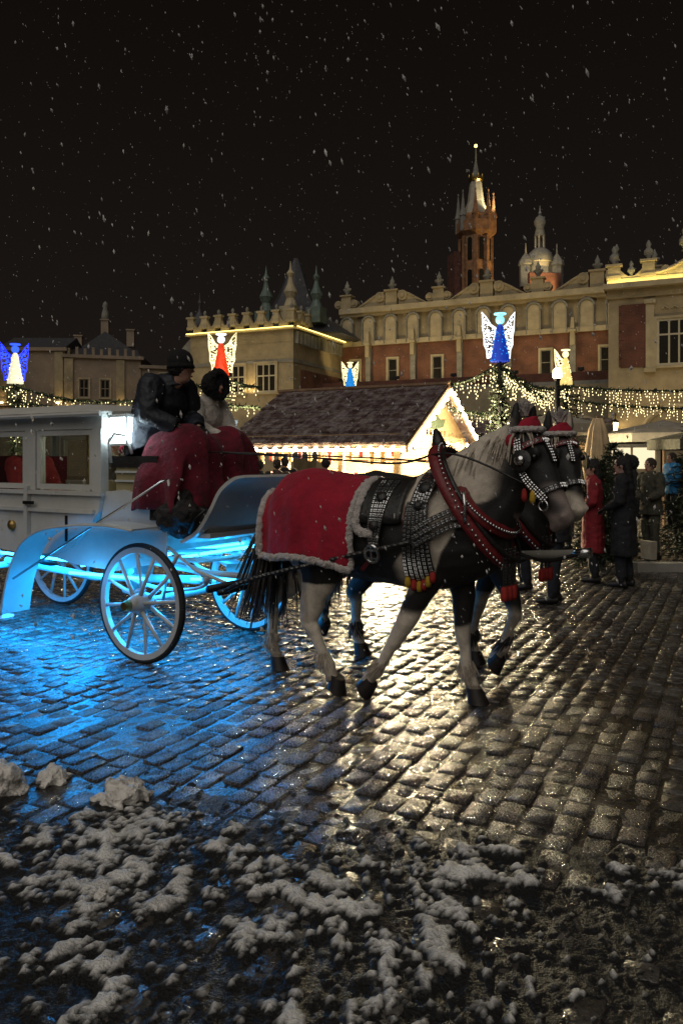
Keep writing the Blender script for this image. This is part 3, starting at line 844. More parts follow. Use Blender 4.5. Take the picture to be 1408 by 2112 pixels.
mb = MB(); mb.lathe([(4.0, 57.6), (5.0, 58.6), (5.0, 61.2), (4.6, 61.2), (4.5, 62.5), (3.8, 63.2)], (0, 0, 0), 8); gal = mb.build('gallery', 'brick_tower', CH)
for a in range(8):
    w = 2 * PI * a / 8 + PI / 8; x, y = 4.35 * math.cos(w), 4.35 * math.sin(w)
    mb = MB(); mb.lathe([(.75, 58.8), (.75, 62.4), (.95, 62.5), (.55, 64.2), (.18, 67.6), (.12, 68.2), (.26, 68.5), (.05, 69.0)], (x, y, 0), 8)
    mb.build('pinnacle', 'limestone_grey' if a in (3, 4) else 'brick_tower', gal)
mb = MB(); mb.lathe([(3.6, 62.6), (2.1, 66.5), (1.35, 72.2), (1.2, 72.4)], (0, 0, 0), 8); sp = mb.build('spire', 'limestone', CH)
mb = MB(); mb.lathe([(1.3, 71.5), (1.75, 72.0), (1.9, 72.7), (1.6, 72.6), (1.2, 72.0)], (0, 0, 0), 16)
for a in range(8):
    w = 2 * PI * a / 8; mb.lathe([(.16, 72.5), (.22, 73.0), (.03, 73.5)], (1.75 * math.cos(w), 1.75 * math.sin(w), 0), 6)
mb.build('crown', 'brass', sp)
mb = MB(); mb.lathe([(1.1, 72.3), (.7, 74.5), (.25, 76.8), (.10, 80.4)], (0, 0, 0), 8); mb.build('needle', 'limestone_grey', sp)
mb = MB(); mb.ball((0, 0, 80.8), .42, 8, 6); mb.build('ball', 'led_cornice', sp)
light('spire_floodlight', 'SPOT', (4.4, -4.6, 62.2), 9000, (1, .86, .5), CH, .3, (.3, -.3, 71), 60)
light('tower_floodlight', 'SPOT', (20, -14, 38), 26000, (1, .70, .28), CH, .5, (2, -1, 57), 60)
# lower tower with copper cupola
C2 = empty('church_cupola', (49.8, 195, 0), R(5), 'lower church tower with small domed lantern left of the right gable', 'church tower')
mb = MB(); mb.box((0, 0, 24), (8, 8, 48)); mb.build('shaft', 'brick_deep', C2)
mb = MB(); mb.lathe([(3.0, 48), (3.0, 51.2), (3.3, 51.4)], (0, 0, 0), 8); mb.build('drum', 'limestone', C2)
mb = MB(); mb.lathe([(3.25, 51.4), (3.3, 52.4), (2.9, 53.6), (2.0, 54.5), (1.5, 54.9)], (0, 0, 0), 16); mb.build('dome', 'limestone_grey', C2, 40)
for a in range(6):
    w = 2 * PI * a / 6; mb = MB(); mb.tube([(1.15 * math.cos(w), 1.15 * math.sin(w), 54.8), (1.15 * math.cos(w), 1.15 * math.sin(w), 58.2)], .22, 6); mb.build('lantern_column', 'limestone', C2)
mb = MB(); mb.lathe([(1.4, 58.1), (1.3, 58.6), (1.0, 60.2), (1.4, 61.0), (1.5, 61.8), (1.0, 62.8), (.3, 63.3), (.1, 65.8)], (0, 0, 0), 12); mb.build('lantern_cap', 'limestone_grey', C2, 40)
for x, m_ in ((-4.0, 'limestone_grey'), (4.0, 'limestone_grey')):
    mb = MB(); mb.lathe([(1.5, 45), (1.5, 50.2), (1.9, 50.6), (1.6, 51.6), (.8, 52.8), (.25, 53.5), (.1, 56)], (x, -1, 0), 8); mb.build('corner_turret', m_, C2)
light('cupola_floodlight', 'SPOT', (-9, -16, 44), 7000, (1, .80, .45), C2, .5, (0, 0, 55), 60)

# ================================================================= TOWN HOUSES on the left, far side of the square
def house(name, label, loc, rz, w, d, h, m, win, uplights=(), roofh=3.0, cornice=True):
    r_ = empty(name, loc, rz, label, 'building')
    pbox('wall', m, 0, w, 0, d, 0, h, r_)
    if cornice:
        pbox('cornice', m, -.3, w + .3, -.35, d, h, h + .35, r_); pbox('string_course', m, -.1, w + .1, -.16, d * .5, h * .56, h * .56 + .22, r_)
    mb = MB(); mb.prism([(.2, h + .3), (d - .2, h + .3), (d * .5, h + roofh)], .2, w - .2, 'yz'); rf = mb.build('roof', 'slate', r_)
    for (x, z, ww, hh) in win: window(r_, x, -.02, z, ww, hh, 2, 2, frame='old_wall', fw=.1, surround=.14)
    for x in uplights:
        pl = pbox('pilaster', 'plaster', x - .45, x + .45, -.22, .1, h * .58, h - .1, r_)
        mb = MB(); mb.box((x, -.5, h * .585), (.3, .2, .14)); mb.build('uplight', 'lantern_glass', r_)
        light('uplight_lamp', 'SPOT', (x, -.75, h * .585), 45, (1, .66, .25), r_, .1, (x, -.1, h * .9), 70)
    return r_, rf
rows = [(x, z, 1.1, 2.0) for x in (4.2, 8.6, 13.0) for z in (5.4, 10.5)]
h1, rf = house('town_house', 'dim brown town house with uplit pilasters behind the blue winged angel', (-37.5, 84.0, 0), R(2), 7.5, 10, 13.6, 'old_wall', [(2.2, 5.3, 1.1, 2.0), (5.0, 5.3, 1.1, 2.0)], (.9, 6.9), 2.2)
h2, rf2 = house('town_house', 'dim angled town house with a row of windows right of the uplit corner', (-30.0, 84.2, 0), R(16), 8.0, 10, 12.9, 'old_wall', [(2.0, 9.6, 1.0, 2.0), (4.2, 9.6, 1.0, 2.0), (2.4, 5.2, 1.2, 1.9), (5.4, 5.2, 1.2, 1.9)], (.4, 5.8), 1.8)
mb = MB()
for i in range(9): mb.box((.4 + i * .85, .1, 13.6), (.3, .3, .7 + .3 * (i % 2)))
mb.build('attic_ornament', 'old_wall', h2)
h3, rf3 = house('town_house', 'lower plain town house with a single dark window beside the coachman', (-22.3, 86.6, 0), R(18), 9.5, 10, 12.0, 'old_wall', [(2.4, 10.9, .8, 1.2), (3.8, 10.9, .8, 1.2), (2.2, 7.0, 1.0, 2.6), (5.5, 7.0, 1.0, 2.4)], (), .8)
h4, rf4 = house('town_house', 'tall dark house cut off by the left edge of the photo', (-53.0, 74.0, 0), R(-4), 14.6, 10, 15.5, 'brick_deep', [(12.0, 9.5, 1.0, 2.2), (12.0, 4.5, 1.0, 2.2)], (), 3.0)
h5 = empty('gable_roof', (-33.5, 95, 0), R(5), 'dark roof with chimneys and a statue rising behind the town houses', 'building')
mb = MB(); mb.prism([(0, 0), (9, 0), (9, 14.5), (4.5, 17.6), (0, 14.5)], 0, 9, 'xz'); mb.build('gable_block', 'slate', h5)
for x, hh in ((1.2, 17.0), (4.4, 19.0), (7.5, 17.8)):
    mb = MB(); mb.box((x, .6, hh - 1), (.9, .9, 2)); mb.box((x, .6, hh + .05), (1.1, 1.1, .18)); mb.build('chimney', 'old_wall', h5)
mb = MB(); mb.lathe([(.35, 18.9), (.5, 19.3), (.42, 20.0), (.25, 20.5), (.36, 20.8), (.25, 21.2), (.03, 21.4)], (4.4, .6, 0), 10); mb.build('statue', 'limestone_grey', h5, True)

# ================================================================= CHRISTMAS STALL
ST = empty('market_stall', (1.34, 18.0, 0), R(-27), 'wooden christmas stall with dark shingled roof and glowing eaves and gable', 'market stall')
L, D, ZE, ZR = 4.65, 5.0, 2.28, 3.66                    # local x runs from -L (left) to 0, y from 0 (front) to D
OV = .35
def slope(x0, x1, mb, side, lift=0.0, th=.05):
    y0, y1 = (-OV, D / 2) if side == 0 else (D + OV, D / 2)
    ze = ZE - OV * (ZR - ZE) / (D / 2)
    mb.add([(x0, y0, ze + lift), (x1, y0, ze + lift), (x1, y1, ZR + lift), (x0, y1, ZR + lift), (x0, y0, ze + lift - th), (x1, y0, ze + lift - th), (x1, y1, ZR + lift - th), (x0, y1, ZR + lift - th)],
           [(0, 1, 2, 3), (7, 6, 5, 4), (0, 4, 5, 1), (1, 5, 6, 2), (2, 6, 7, 3), (3, 7, 4, 0)])
for side in (0, 1):
    mb = MB(); slope(-L - .1, .30, mb, side); rf = mb.build('roof', 'shingle', ST)
    if side == 0:
        for r_i in range(11):                           # courses of shingles, each course its own part
            f0 = r_i / 11; y0 = -OV - .03 + (D / 2 + OV) * f0; y1 = y0 + (D / 2 + OV) / 11 + .06
            sl = (ZR - ZE) / (D / 2); z0 = ZE + y0 * sl
            q = random.Random(r_i); x = -L - .12 + q.uniform(0, .1); cm = MB()
            while x < .28:
                w_ = q.uniform(.13, .22); dz = q.uniform(.012, .035)
                x1 = min(x + w_ - .012, .31); dy = q.uniform(-.02, .02)
                cm.add([(x, y0 + dy, z0 + .03 + dz), (x1, y0 + dy, z0 + .03 + dz), (x1, y1, z0 + (y1 - y0) * sl + .012), (x, y1, z0 + (y1 - y0) * sl + .012),
                        (x, y0 + dy, z0 + dz), (x1, y0 + dy, z0 + dz)], [(0, 1, 2, 3), (4, 5, 1, 0), (0, 3, 4), (1, 5, 2)])
                x += w_
            cm.build('shingle_course', 'shingle', rf)
mb = MB(); mb.tube([(-L - .15, D / 2, ZR + .02), (.35, D / 2, ZR + .02)], .07, 6); mb.build('ridge_board', 'wood', ST)
# frame posts, counter, back wall, beams
for x in (-L + .08, -L * .66, -L * .33, -.08):
    mb = MB(); mb.box((x, .06, ZE / 2), (.13, .13, ZE)); mb.build('post', 'wood_pale', ST)
for x in (-L + .08, -.08):
    mb = MB(); mb.box((x, D - .06, ZE / 2), (.13, .13, ZE)); mb.build('post', 'wood_pale', ST)
for i in range(11):
    mb = MB(); mb.box((-L / 2, D - .10 + .004 * (i % 2), .11 + i * .205), (L - .1, .035, .20)); mb.build('back_board', 'wood_pale', ST)
for i in range(5):
    mb = MB(); mb.box((-L / 2, .14, .12 + i * .19), (L - .2, .03, .18)); mb.build('counter_board', 'wood_pale', ST)
mb = MB(); mb.box((-L / 2, .28, 1.02), (L - .1, .6, .05)); mb.build('counter', 'wood', ST)
mb = MB(); mb.box((-L / 2, .04, ZE - .02), (L, .12, .14)); mb.build('eave_beam', 'wood_pale', ST)
mb = MB(); mb.box((0.02, D / 2, ZE - .02), (.12, D, .14)); mb.build('gable_beam', 'wood_pale', ST)
mb = MB(); mb.prism([(0.1, ZE + .06), (D - .1, ZE + .06), (D / 2, ZR - .1)], -.06, .0, 'yz'); gb = mb.build('gable_panel', 'wood_pale', ST)
for sgn in (0, 1):
    y0, y1 = ((-OV, D / 2) if sgn == 0 else (D + OV, D / 2))
    ze = ZE - OV * (ZR - ZE) / (D / 2)
    mb = MB(); mb.add([(.30, y0, ze - .02), (.36, y0, ze - .02), (.36, y1, ZR - .02), (.30, y1, ZR - .02), (.30, y0, ze - .20), (.36, y0, ze - .20), (.36, y1, ZR - .22), (.30, y1, ZR - .22)],
            [(0, 1, 2, 3), (7, 6, 5, 4), (0, 4, 5, 1), (1, 5, 6, 2), (2, 6, 7, 3), (3, 7, 4, 0)]); mb.build('barge_board', 'wood', ST)
# sleigh and tree cut-out on the gable
mb = MB(); mb.prism([(1.75, 2.55), (2.35, 2.5), (2.9, 2.6), (3.05, 2.8), (2.75, 2.75), (2.5, 2.85), (2.42, 3.1), (2.25, 2.85), (1.95, 2.8)], .003, .05, 'yz'); mb.build('gable_ornament', 'fir', ST)
for i in range(7):
    mb = MB(); mb.box((.03, 1.5 + i * .26, 2.42), (.03, .04, .14)); mb.build('gable_picket', 'wood', ST)
# goods hanging and standing
q = random.Random(11)
for i in range(16):
    x = -L + .25 + i * .28; mb = MB(); hh = q.uniform(.18, .42)
    mb.lathe([(.03, 0), (.06, .05), (.05, hh * .6), (.08, hh * .8), (.03, hh)], (x, .12, 1.98 - hh), 8)
    mb.build('hanging_ware', 'goods_warm' if i % 3 else 'goods_red', ST, True)
for i in range(14):
    x = -L + .3 + i * .31; mb = MB(); mb.lathe([(.10, 1.045), (.13, 1.2), (.06, 1.33), (.08, 1.42)], (x, .3, 0), 8); mb.build('jar', 'goods_warm' if i % 2 else 'goods_red', ST, True)
for i in range(3):
    mb = MB(); mb.box((-L / 2, D - .35, .75 + i * .5), (L - .4, .4, .04)); mb.build('shelf', 'wood', ST)
mb = MB(); mb.tube([(-L + .1, -.05, 2.02), (-.1, -.05, 2.02)], .02, 6); mb.build('hanging_rail', 'dark_iron', ST)
# bulbs along eaves, under the gable edges, and inside
def bulb(x, y, z, r=.055):
    mb = MB(); mb.ball((0, 0, 0), r, 8, 6); o = mb.build('bulb', 'bulb_warm', ST, True); o.location = (x, y, z); return o
for i in range(17): bulb(-L + .1 + i * .285, -OV - .06, ZE - .30)
for i in range(14): bulb(-L + .25 + i * .33, -.15, ZE - .16, .05)
for sgn in (-1, 1):
    for i in range(9):
        t = (i + .4) / 9; y = D / 2 + sgn * (D / 2 + OV) * t
        bulb(.42, y, ZR - .16 - (ZR - ZE + OV * (ZR - ZE) / (D / 2)) * t, .06)
for i in range(6): bulb(.2, .4 + i * .8, ZE - .14, .05)
ze = ZE - OV * (ZR - ZE) / (D / 2)
for sgn in (-1, 1):
    mb = MB(); mb.tube([(.40, D / 2, ZR - .14), (.40, D / 2 + sgn * (D / 2 + OV), ze - .12)], .035, 6); mb.build('bulb_glow_tube', 'bulb_glow_tube', ST, True)  # glowing tubes added for the merged, blown-out glare of the bulbs
mb = MB(); mb.tube([(-L, -OV - .05, ze - .14), (.3, -OV - .05, ze - .14)], .028, 6); mb.build('bulb_glow_tube', 'bulb_glow_tube', ST, True)
mb = MB(); mb.box((-L / 2, .9, ZE - .06), (L - .3, .14, .05)); mb.build('tube_lamp', 'bulb_warm', ST)
mb = MB(); mb.box((-L / 2, 2.6, ZE + .3), (L - .3, .14, .05)); mb.build('tube_lamp', 'bulb_warm', ST)
for x in (-4.0, -2.4, -.8): light('stall_lamp', 'POINT', (x, 1.2, ZE - .25), 2600, (1, .84, .52), ST, .12)
light('gable_fill', 'POINT', (1.0, D / 2 - .3, ZE + .1), 560, (1, .84, .52), ST, .12)  # added light hanging free of any fixture, strengthens the gable bulbs

# ================================================================= GARLAND POSTS, ANGELS, STRINGS OF LIGHTS
def fir_sprigs(mb, pts, r, n, seed, ln=.22):
    q = random.Random(seed)
    for _ in range(n):
        i = q.randrange(len(pts) - 1); t = q.random(); p = Vector(pts[i]).lerp(Vector(pts[i + 1]), t)
        d = Vector((q.gauss(0, 1), q.gauss(0, 1), q.gauss(0, .8) - .25)).normalized()
        a = p + d * r * .3; b = p + d * (r + ln * q.uniform(.4, 1)); s_ = d.cross(Vector((q.gauss(0, 1), q.gauss(0, 1), q.gauss(0, 1)))).normalized() * .035
        mb.add([a + s_, b, a - s_], [(0, 1, 2)])
def light_post(label, x, y, h, seed):
    r_ = empty('garland_post', (x, y, 0), 0, label, 'post', 'fir-wrapped posts carrying the light garlands')
    mb = MB(); mb.tube([(0, 0, 0), (0, 0, h)], .07, 8); mb.build('pole', 'dark_iron', r_)
    mb = MB(); pts = [(0, 0, z) for z in [h * k / 8 for k in range(2, 9)]]; fir_sprigs(mb, pts, .12, 420, seed, .30); mb.build('fir_wrap', 'fir', r_, fix=False)
    mb = MB(); q = random.Random(seed + 5)
    for k in range(70):
        w = q.uniform(0, 2 * PI); rr = q.uniform(.12, .3); mb.octa((rr * math.cos(w), rr * math.sin(w), h * q.uniform(.55, 1)), .022)
    o = mb.build('light_beads', 'bead_warm', r_); tag(o, kind='stuff')
    return r_
def garland(label, p0, p1, sag, seed, drop=.55, step=.16, m='bead_warm', dens=1.0):
    q = random.Random(seed); n = 16; p0 = Vector(p0); p1 = Vector(p1)
    pts = [p0.lerp(p1, t / n) - Vector((0, 0, sag * 4 * (t / n) * (1 - t / n))) for t in range(n + 1)]
    L_ = (p1 - p0).length
    rope = MB(); rope.tube(pts, .035, 6); fir_sprigs(rope, pts, .05, int(L_ * 55), seed + 1, .13)
    r_ = rope.build('light_garland', 'fir', None, fix=False)
    tag(r_, label, 'garland', 'light garlands strung round the market')
    mb = MB(); wires = MB(); k = 0; d = 0.0
    while d < L_:
        t = d / L_; i = min(int(t * n), n - 1); p = pts[i].lerp(pts[i + 1], t * n - i)
        dl = drop * q.choice((.35, .6, .8, 1.0)) * q.uniform(.8, 1.1)
        wires.box((p.x, p.y, p.z - dl / 2), (.006, .006, dl))
        z = 0.02
        while z < dl:
            if q.random() < dens:
                mb.octa((p.x + q.uniform(-.03, .03), p.y + q.uniform(-.05, .05), p.z - z), (.015, .015, .030))
            z += q.uniform(.07, .12)
        d += step * q.uniform(.6, 1.4)
    wires.build('drop_wires', 'dark_iron', r_)
    o = mb.build('light_beads', m, r_, fix=False); tag(o, kind='stuff')
    return r_
def angel(label, loc, rz, s, robe, wing, wing_fill, head, side=0, extra=None):
    r_ = empty('light_angel', loc, rz, label, 'light figure', 'lit angels on the garland posts')
    def sc(p): return [(a * s, b * s) for a, b in p]
    mb = MB(); mb.lathe(sc([(.22, 0), (.20, .12), (.15, .38), (.10, .66), (.08, .80), (.04, .86)]), (0, 0, 0), 14); o = mb.build('robe', robe, r_, 40)
    mb = MB(); mb.ball((0, 0, .96 * s), .105 * s, 10, 7); mb.build('head', head, r_, True)
    mb = MB(); pts = [(.13 * s * math.cos(2 * PI * k / 14), .13 * s * math.sin(2 * PI * k / 14), 1.10 * s) for k in range(15)]; mb.tube(pts, .018 * s, 5); mb.build('halo', head, r_)
    q = random.Random(int(abs(loc[0]) * 10))
    for sg in ((-1, 1) if side == 0 else (side,)):
        outl = [(.06, .42), (.16, .30), (.30, .12), (.40, .10), (.42, .30), (.50, .42), (.50, .62), (.55, .78), (.58, 1.18), (.44, 1.06), (.28, .88), (.08, .78)]
        P = [(sg * a * s * .66, b * s) for a, b in outl]
        mb = MB(); mb.tube([(a, .10 * s + abs(a) * .25, b) for a, b in P] + [(P[0][0], .10 * s, P[0][1])], .016 * s, 5); w_ = mb.build('wing', wing, r_)
        bd = MB(); cnt = 0
        while cnt < 150:
            a = q.uniform(.05, .58); b = q.uniform(.1, 1.18)
            ins = False; j = len(outl) - 1
            for i in range(len(outl)):
                if (outl[i][1] > b) != (outl[j][1] > b) and a < (outl[j][0] - outl[i][0]) * (b - outl[i][1]) / (outl[j][1] - outl[i][1]) + outl[i][0]: ins = not ins
                j = i
            if ins:
                bd.octa((sg * a * s * .66, .10 * s + a * s * .25 + q.uniform(-.03, .03), b * s), .019 * s); cnt += 1
        o = bd.build('light_beads', wing_fill, w_, fix=False); tag(o, kind='stuff')
        for k in range(3):                             # feather wires
            a0 = .08; b0 = .72 - .16 * k; a1 = .52 - .05 * k; b1 = 1.0 - .28 * k
            fm = MB(); fm.tube([(sg * a0 * s * .66, .11 * s, b0 * s), (sg * a1 * s * .66, .11 * s + a1 * s * .25, b1 * s)], .010 * s, 4); fm.build('feather_wire', wing, w_)
    bd = MB()
    for k in range(60):
        z = q.uniform(.02, .75); w = q.uniform(0, 2 * PI); rr = (.22 - .17 * z) * 1.02
        bd.octa((rr * s * math.cos(w), rr * s * math.sin(w), z * s), .014 * s)
    o = bd.build('robe_beads', extra or wing_fill, r_, fix=False); tag(o, kind='stuff')
    return r_
mat('robe_blue', (0.01, 0.03, 0.3), rough=0.6, emit=(0.005, 0.05, 0.55), es=0.55, sample=False)
mat('robe_sky', (0.02, 0.2, 0.5), rough=0.6, emit=(0.01, 0.28, 0.85), es=0.75, sample=False)
mat('robe_red', (0.4, 0.02, 0.01), rough=0.6, emit=(0.85, 0.06, 0.01), es=0.75, sample=False)
mat('robe_gold', (0.5, 0.4, 0.1), rough=0.6, emit=(1.0, 0.75, 0.25), es=0.9, sample=False)
mat('robe_cream', (0.5, 0.45, 0.3), rough=0.6, emit=(0.9, 0.85, 0.6), es=0.8, sample=False)
mat('glow_white', (0.6, 0.6, 0.6), rough=0.6, emit=(0.85, 0.95, 1.0), es=1.6, sample=False)
mat('glow_warm', (0.6, 0.55, 0.4), rough=0.6, emit=(1.0, 0.88, 0.45), es=1.5, sample=False)
mat('glow_cyan', (0.3, 0.6, 0.6), rough=0.6, emit=(0.25, 0.85, 1.0), es=1.3, sample=False)
mat('glow_blue', (0.02, 0.03, 0.6), rough=0.6, emit=(0.01, 0.03, 1.0), es=1.2, sample=False)
P1 = (-10.5, 25.0); P2 = (-3.47, 22.4); P3 = (4.08, 20.0); P4 = (7.5, 26.0); P5 = (0.30, 27.0)
light_post('garland post under the blue winged angel at the left', *P1, 4.15, 1)
light_post('garland post under the red robed angel beside the coachman', *P2, 4.12, 2)
light_post('garland post under the large blue robed angel right of the stall gable', *P3, 4.2, 3)
light_post('garland post under the golden angel nearest the right gabled block', *P4, 4.2, 4)
light_post('garland post behind the stall roof under the smallest angel', *P5, 4.22, 5)
angel('lit angel with cream robe and deep blue wings at far left', (P1[0], P1[1], 4.18), R(30), 1.15, 'robe_cream', 'glow_blue', 'bead_blue', 'bead_blue', 0, 'bead_warm')
angel('lit angel with red robe and warm white wings next to the coachman', (P2[0], P2[1], 4.16), 0, 1.08, 'robe_red', 'glow_warm', 'bead_warm', 'glow_white', 0, 'bead_red')
angel('largest lit angel with dark blue robe and cool white wings', (P3[0], P3[1], 4.25), 0, 1.12, 'robe_blue', 'glow_white', 'bead_cool', 'glow_cyan', 0, 'bead_sky')
angel('golden lit angel with one wing shown, right of the blue robed one', (P4[0], P4[1], 4.25), R(-25), 1.05, 'robe_gold', 'glow_warm', 'bead_warm', 'glow_warm', -1)
angel('small lit angel with light blue robe above the stall ridge', (P5[0], P5[1], 4.25), 0, .78, 'robe_sky', 'glow_warm', 'bead_warm', 'glow_warm', 0, 'bead_sky')
stA = ST.matrix_basis @ Vector((0.3, D / 2, ZR + .15)); stB = ST.matrix_basis @ Vector((-L, D / 2 + .3, ZR + .1))
garland('garland of drop lights running from the left edge to the blue winged angel', (-17, 24, 4.3), (P1[0], P1[1], 4.12), .35, 11)
garland('upper garland of drop lights between the blue winged angel and the coachman', (P1[0], P1[1], 4.12), (P2[0], P2[1], 4.10), .62, 12)
garland('lower garland of drop lights just above the carriage roof', (P1[0], P1[1], 3.6), (P2[0], P2[1], 3.55), .30, 13, drop=.4)
garland('short garland of drop lights from the red robed angel to the stall roof', (P2[0], P2[1], 4.10), (-2.2, 21.4, 3.72), .05, 14, drop=.5)
garland('garland of drop lights below the red robed angel', (P2[0] - 1.2, P2[1], 3.75), (-2.3, 21.6, 3.2), .15, 15, drop=.3)
garland('garland of drop lights climbing from the stall gable to the large blue robed angel', (2.75, 20.6, 3.72), (P3[0], P3[1], 4.2), .12, 16, drop=.7, step=.11)
garland('garland of drop lights falling from the large blue robed angel to the golden one', (P3[0], P3[1], 4.2), (P4[0], P4[1], 4.2), .35, 17, drop=.7, step=.13)
garland('steep garland of lights under the large blue robed angel', (P3[0], P3[1], 4.15), (5.35, 20.6, 3.35), .05, 18, drop=.35, step=.07)
garland('lower garland of lights behind the horse heads', (2.9, 20.5, 3.05), (6.6, 24.5, 3.1), .10, 19, drop=.35, step=.11)
garland('upper garland of drop lights from the golden angel to the right edge', (P4[0], P4[1], 4.2), (12.5, 23.5, 3.95), .15, 20, drop=.75, step=.12)
garland('lower garland of drop lights across the arcade at the right', (P4[0], P4[1], 3.75), (12.5, 23.8, 3.35), .15, 21, drop=.45, step=.15)

# fir trees in the market
def fir_tree(label, x, y, h, r, seed, lights=60, n=2600):
    r_ = empty('fir_tree', (x, y, 0), 0, label, 'fir tree', 'fir trees among the stalls')
    mb = MB(); mb.tube([(0, 0, 0), (0, 0, h * .5), (.02, 0, h * .97)], [.06, .045, .01], 7); mb.build('trunk', 'bark', r_)
    q = random.Random(seed); cr = MB(); tw = MB()
    z = h * .08
    while z < h * .97:
        f = 1 - z / h; nb = 5 + int(6 * f)
        for k in range(nb):
            w = q.uniform(0, 2 * PI); ln = r * (f ** .85) * q.uniform(.75, 1.15) + .06
            tip = Vector((math.cos(w) * ln, math.sin(w) * ln, z - ln * q.uniform(.05, .35) + .05)); a = Vector((0, 0, z))
            tw.tube([a, tip], [.012, .004], 3, cap=False)
            for s_ in range(int(10 + 28 * ln / max(r, .1))):
                t = q.uniform(.15, 1.02); p = a.lerp(tip, t); d = (tip - a).normalized()
                e = (d * .6 + Vector((q.gauss(0, .6), q.gauss(0, .6), q.gauss(0, .45)))).normalized() * q.uniform(.07, .15)
                sd = e.cross(Vector((q.gauss(0, 1), q.gauss(0, 1), 1))).normalized() * .012
                cr.add([p + sd, p + e, p - sd], [(0, 1, 2)])
        z += h * .035
    c = cr.build('crown', 'fir', r_, fix=False); tw.build('twigs', 'bark', c, fix=False)
    if lights:
        bd = MB()
        for k in range(lights):
            z = q.uniform(.15, .95) * h; rr = r * ((1 - z / h) ** .85) * q.uniform(.6, 1.05); w = q.uniform(0, 2 * PI)
            bd.octa((rr * math.cos(w), rr * math.sin(w), z), .014)
        o = bd.build('light_beads', 'bead_warm', r_, fix=False); tag(o, kind='stuff')
    return r_
fir_tree('dark fir tree right below the large blue robed angel', 4.1, 20.3, 3.9, .95, 31, 30)
fir_tree('fir tree just right of the lamp post behind the far horse', 7.4, 24.5, 3.9, .8, 32, 20)
fir_tree('small fir tree between the red coat and the black coat', 4.15, 12.4, 1.75, .48, 33, 0)
fir_tree('bushy fir tree at the right edge behind the blue jacket', 6.25, 13.6, 2.6, 1.05, 34, 0)
fir_tree('small fir between the folded parasol and the black coat', 4.75, 13.6, 2.05, .5, 35, 0)

# ================================================================= MARKET FURNITURE ON THE RIGHT
lp = empty('street_lamp', (5.0, 18.0, 0), 0, 'dark lamp post wrapped in garland rising behind the far horse', 'street lamp')
mb = MB(); mb.lathe([(.16, 0), (.12, .3), (.07, .5), (.06, 3.55), (.09, 3.6)], (0, 0, 0), 10); mb.build('post', 'dark_iron', lp)
mb = MB(); mb.lathe([(.05, 3.58), (.11, 3.64), (.10, 3.80), (.04, 3.86)], (0, 0, 0), 10); mb.build('globe', 'lantern_glass', lp, True)
um = empty('folded_parasol', (4.95, 15.0, 0), 0, 'tall tan folded market parasol behind the red coat', 'parasol')
mb = MB(); mb.tube([(0, 0, 0), (0, 0, 2.55)], .03, 8); mb.build('pole', 'wood', um)
rings = []
for z, r_ in ((1.2, .22), (1.5, .25), (1.9, .21), (2.3, .15), (2.52, .08)):
    rings.append([(r_ * (1 + .22 * math.cos(8 * 2 * PI * k / 32)) * math.cos(2 * PI * k / 32), r_ * (1 + .22 * math.cos(8 * 2 * PI * k / 32)) * math.sin(2 * PI * k / 32), z) for k in range(32)])
mb = MB(); mb.rings(rings); mb.build('canopy', 'canvas', um, True)
mb = MB(); mb.box((0, 0, .06), (.6, .6, .12), taper=.8); mb.build('base', 'limestone_grey', um)
def parasol(label, x, y, h, r, m):
    r_ = empty('open_parasol', (x, y, 0), R(20), label, 'parasol', 'open parasols over the market tables')
    mb = MB(); mb.tube([(0, 0, 0), (0, 0, h)], .035, 8); mb.build('pole', 'wood', r_)
    n = 8; V = [(0, 0, h)]; F = []
    for k in range(n):
        w = 2 * PI * (k + .5) / n; V.append((r * math.cos(w), r * math.sin(w), h - r * .22))
    for k in range(n): V.append((V[k + 1][0], V[k + 1][1], V[k + 1][2] - .22))
    for k in range(n):
        F.append((0, k + 1, (k + 1) % n + 1)); F.append((k + 1, n + k + 1, n + (k + 1) % n + 1, (k + 1) % n + 1))
    mb = MB(); mb.add(V, F); mb.build('canopy', m, r_)
    for k in range(n):
        w = 2 * PI * (k + .5) / n; mb = MB(); mb.tube([(.04, 0, h - .1), (r * .96 * math.cos(w), r * .96 * math.sin(w), h - r * .22 - .03)], .012, 5); mb.build('rib', 'wood', r_)
    return r_
parasol('pale open parasol left of the folded one', 5.6, 20.5, 2.95, 1.5, 'canvas_pale')
parasol('pale open parasol right of the folded one', 8.3, 20.0, 2.75, 1.7, 'canvas_pale')
parasol('dark open parasol at the right edge', 8.2, 17.5, 2.45, 1.3, 'coat_olive')
# second lit stall far behind the crowd on the right
s2 = empty('market_stall', (6.6, 27.0, 0), R(-22), 'small lit stall glimpsed beyond the crowd on the right', 'market stall')
mb = MB(); mb.box((0, 1.5, 1.2), (5.0, .1, 2.4)); mb.build('back_wall', 'wood_pale', s2)
mb = MB(); mb.prism([(-.4, 2.3), (3.2, 2.3), (1.4, 3.2)], -2.6, 2.6, 'yz'); mb.build('roof', 'shingle', s2)
mb = MB(); mb.box((0, 0, .5), (5.0, .5, 1.0)); mb.build('counter', 'wood', s2)
for k in range(6):
    mb = MB(); mb.ball((-2.3 + k * .92, -.1, 2.15), .07, 8, 6); mb.build('bulb', 'bulb_warm', s2, True)
for k in range(9):
    mb = MB(); mb.box((-2.2 + k * .55, 1.35, 1.6 + .15 * (k % 2)), (.35, .12, .45)); mb.build('wares', 'goods_warm' if k % 2 else 'coat_white', s2)
light('stall_lamp', 'POINT', (0, .6, 2.0), 260, (1, .82, .5), s2, .1)
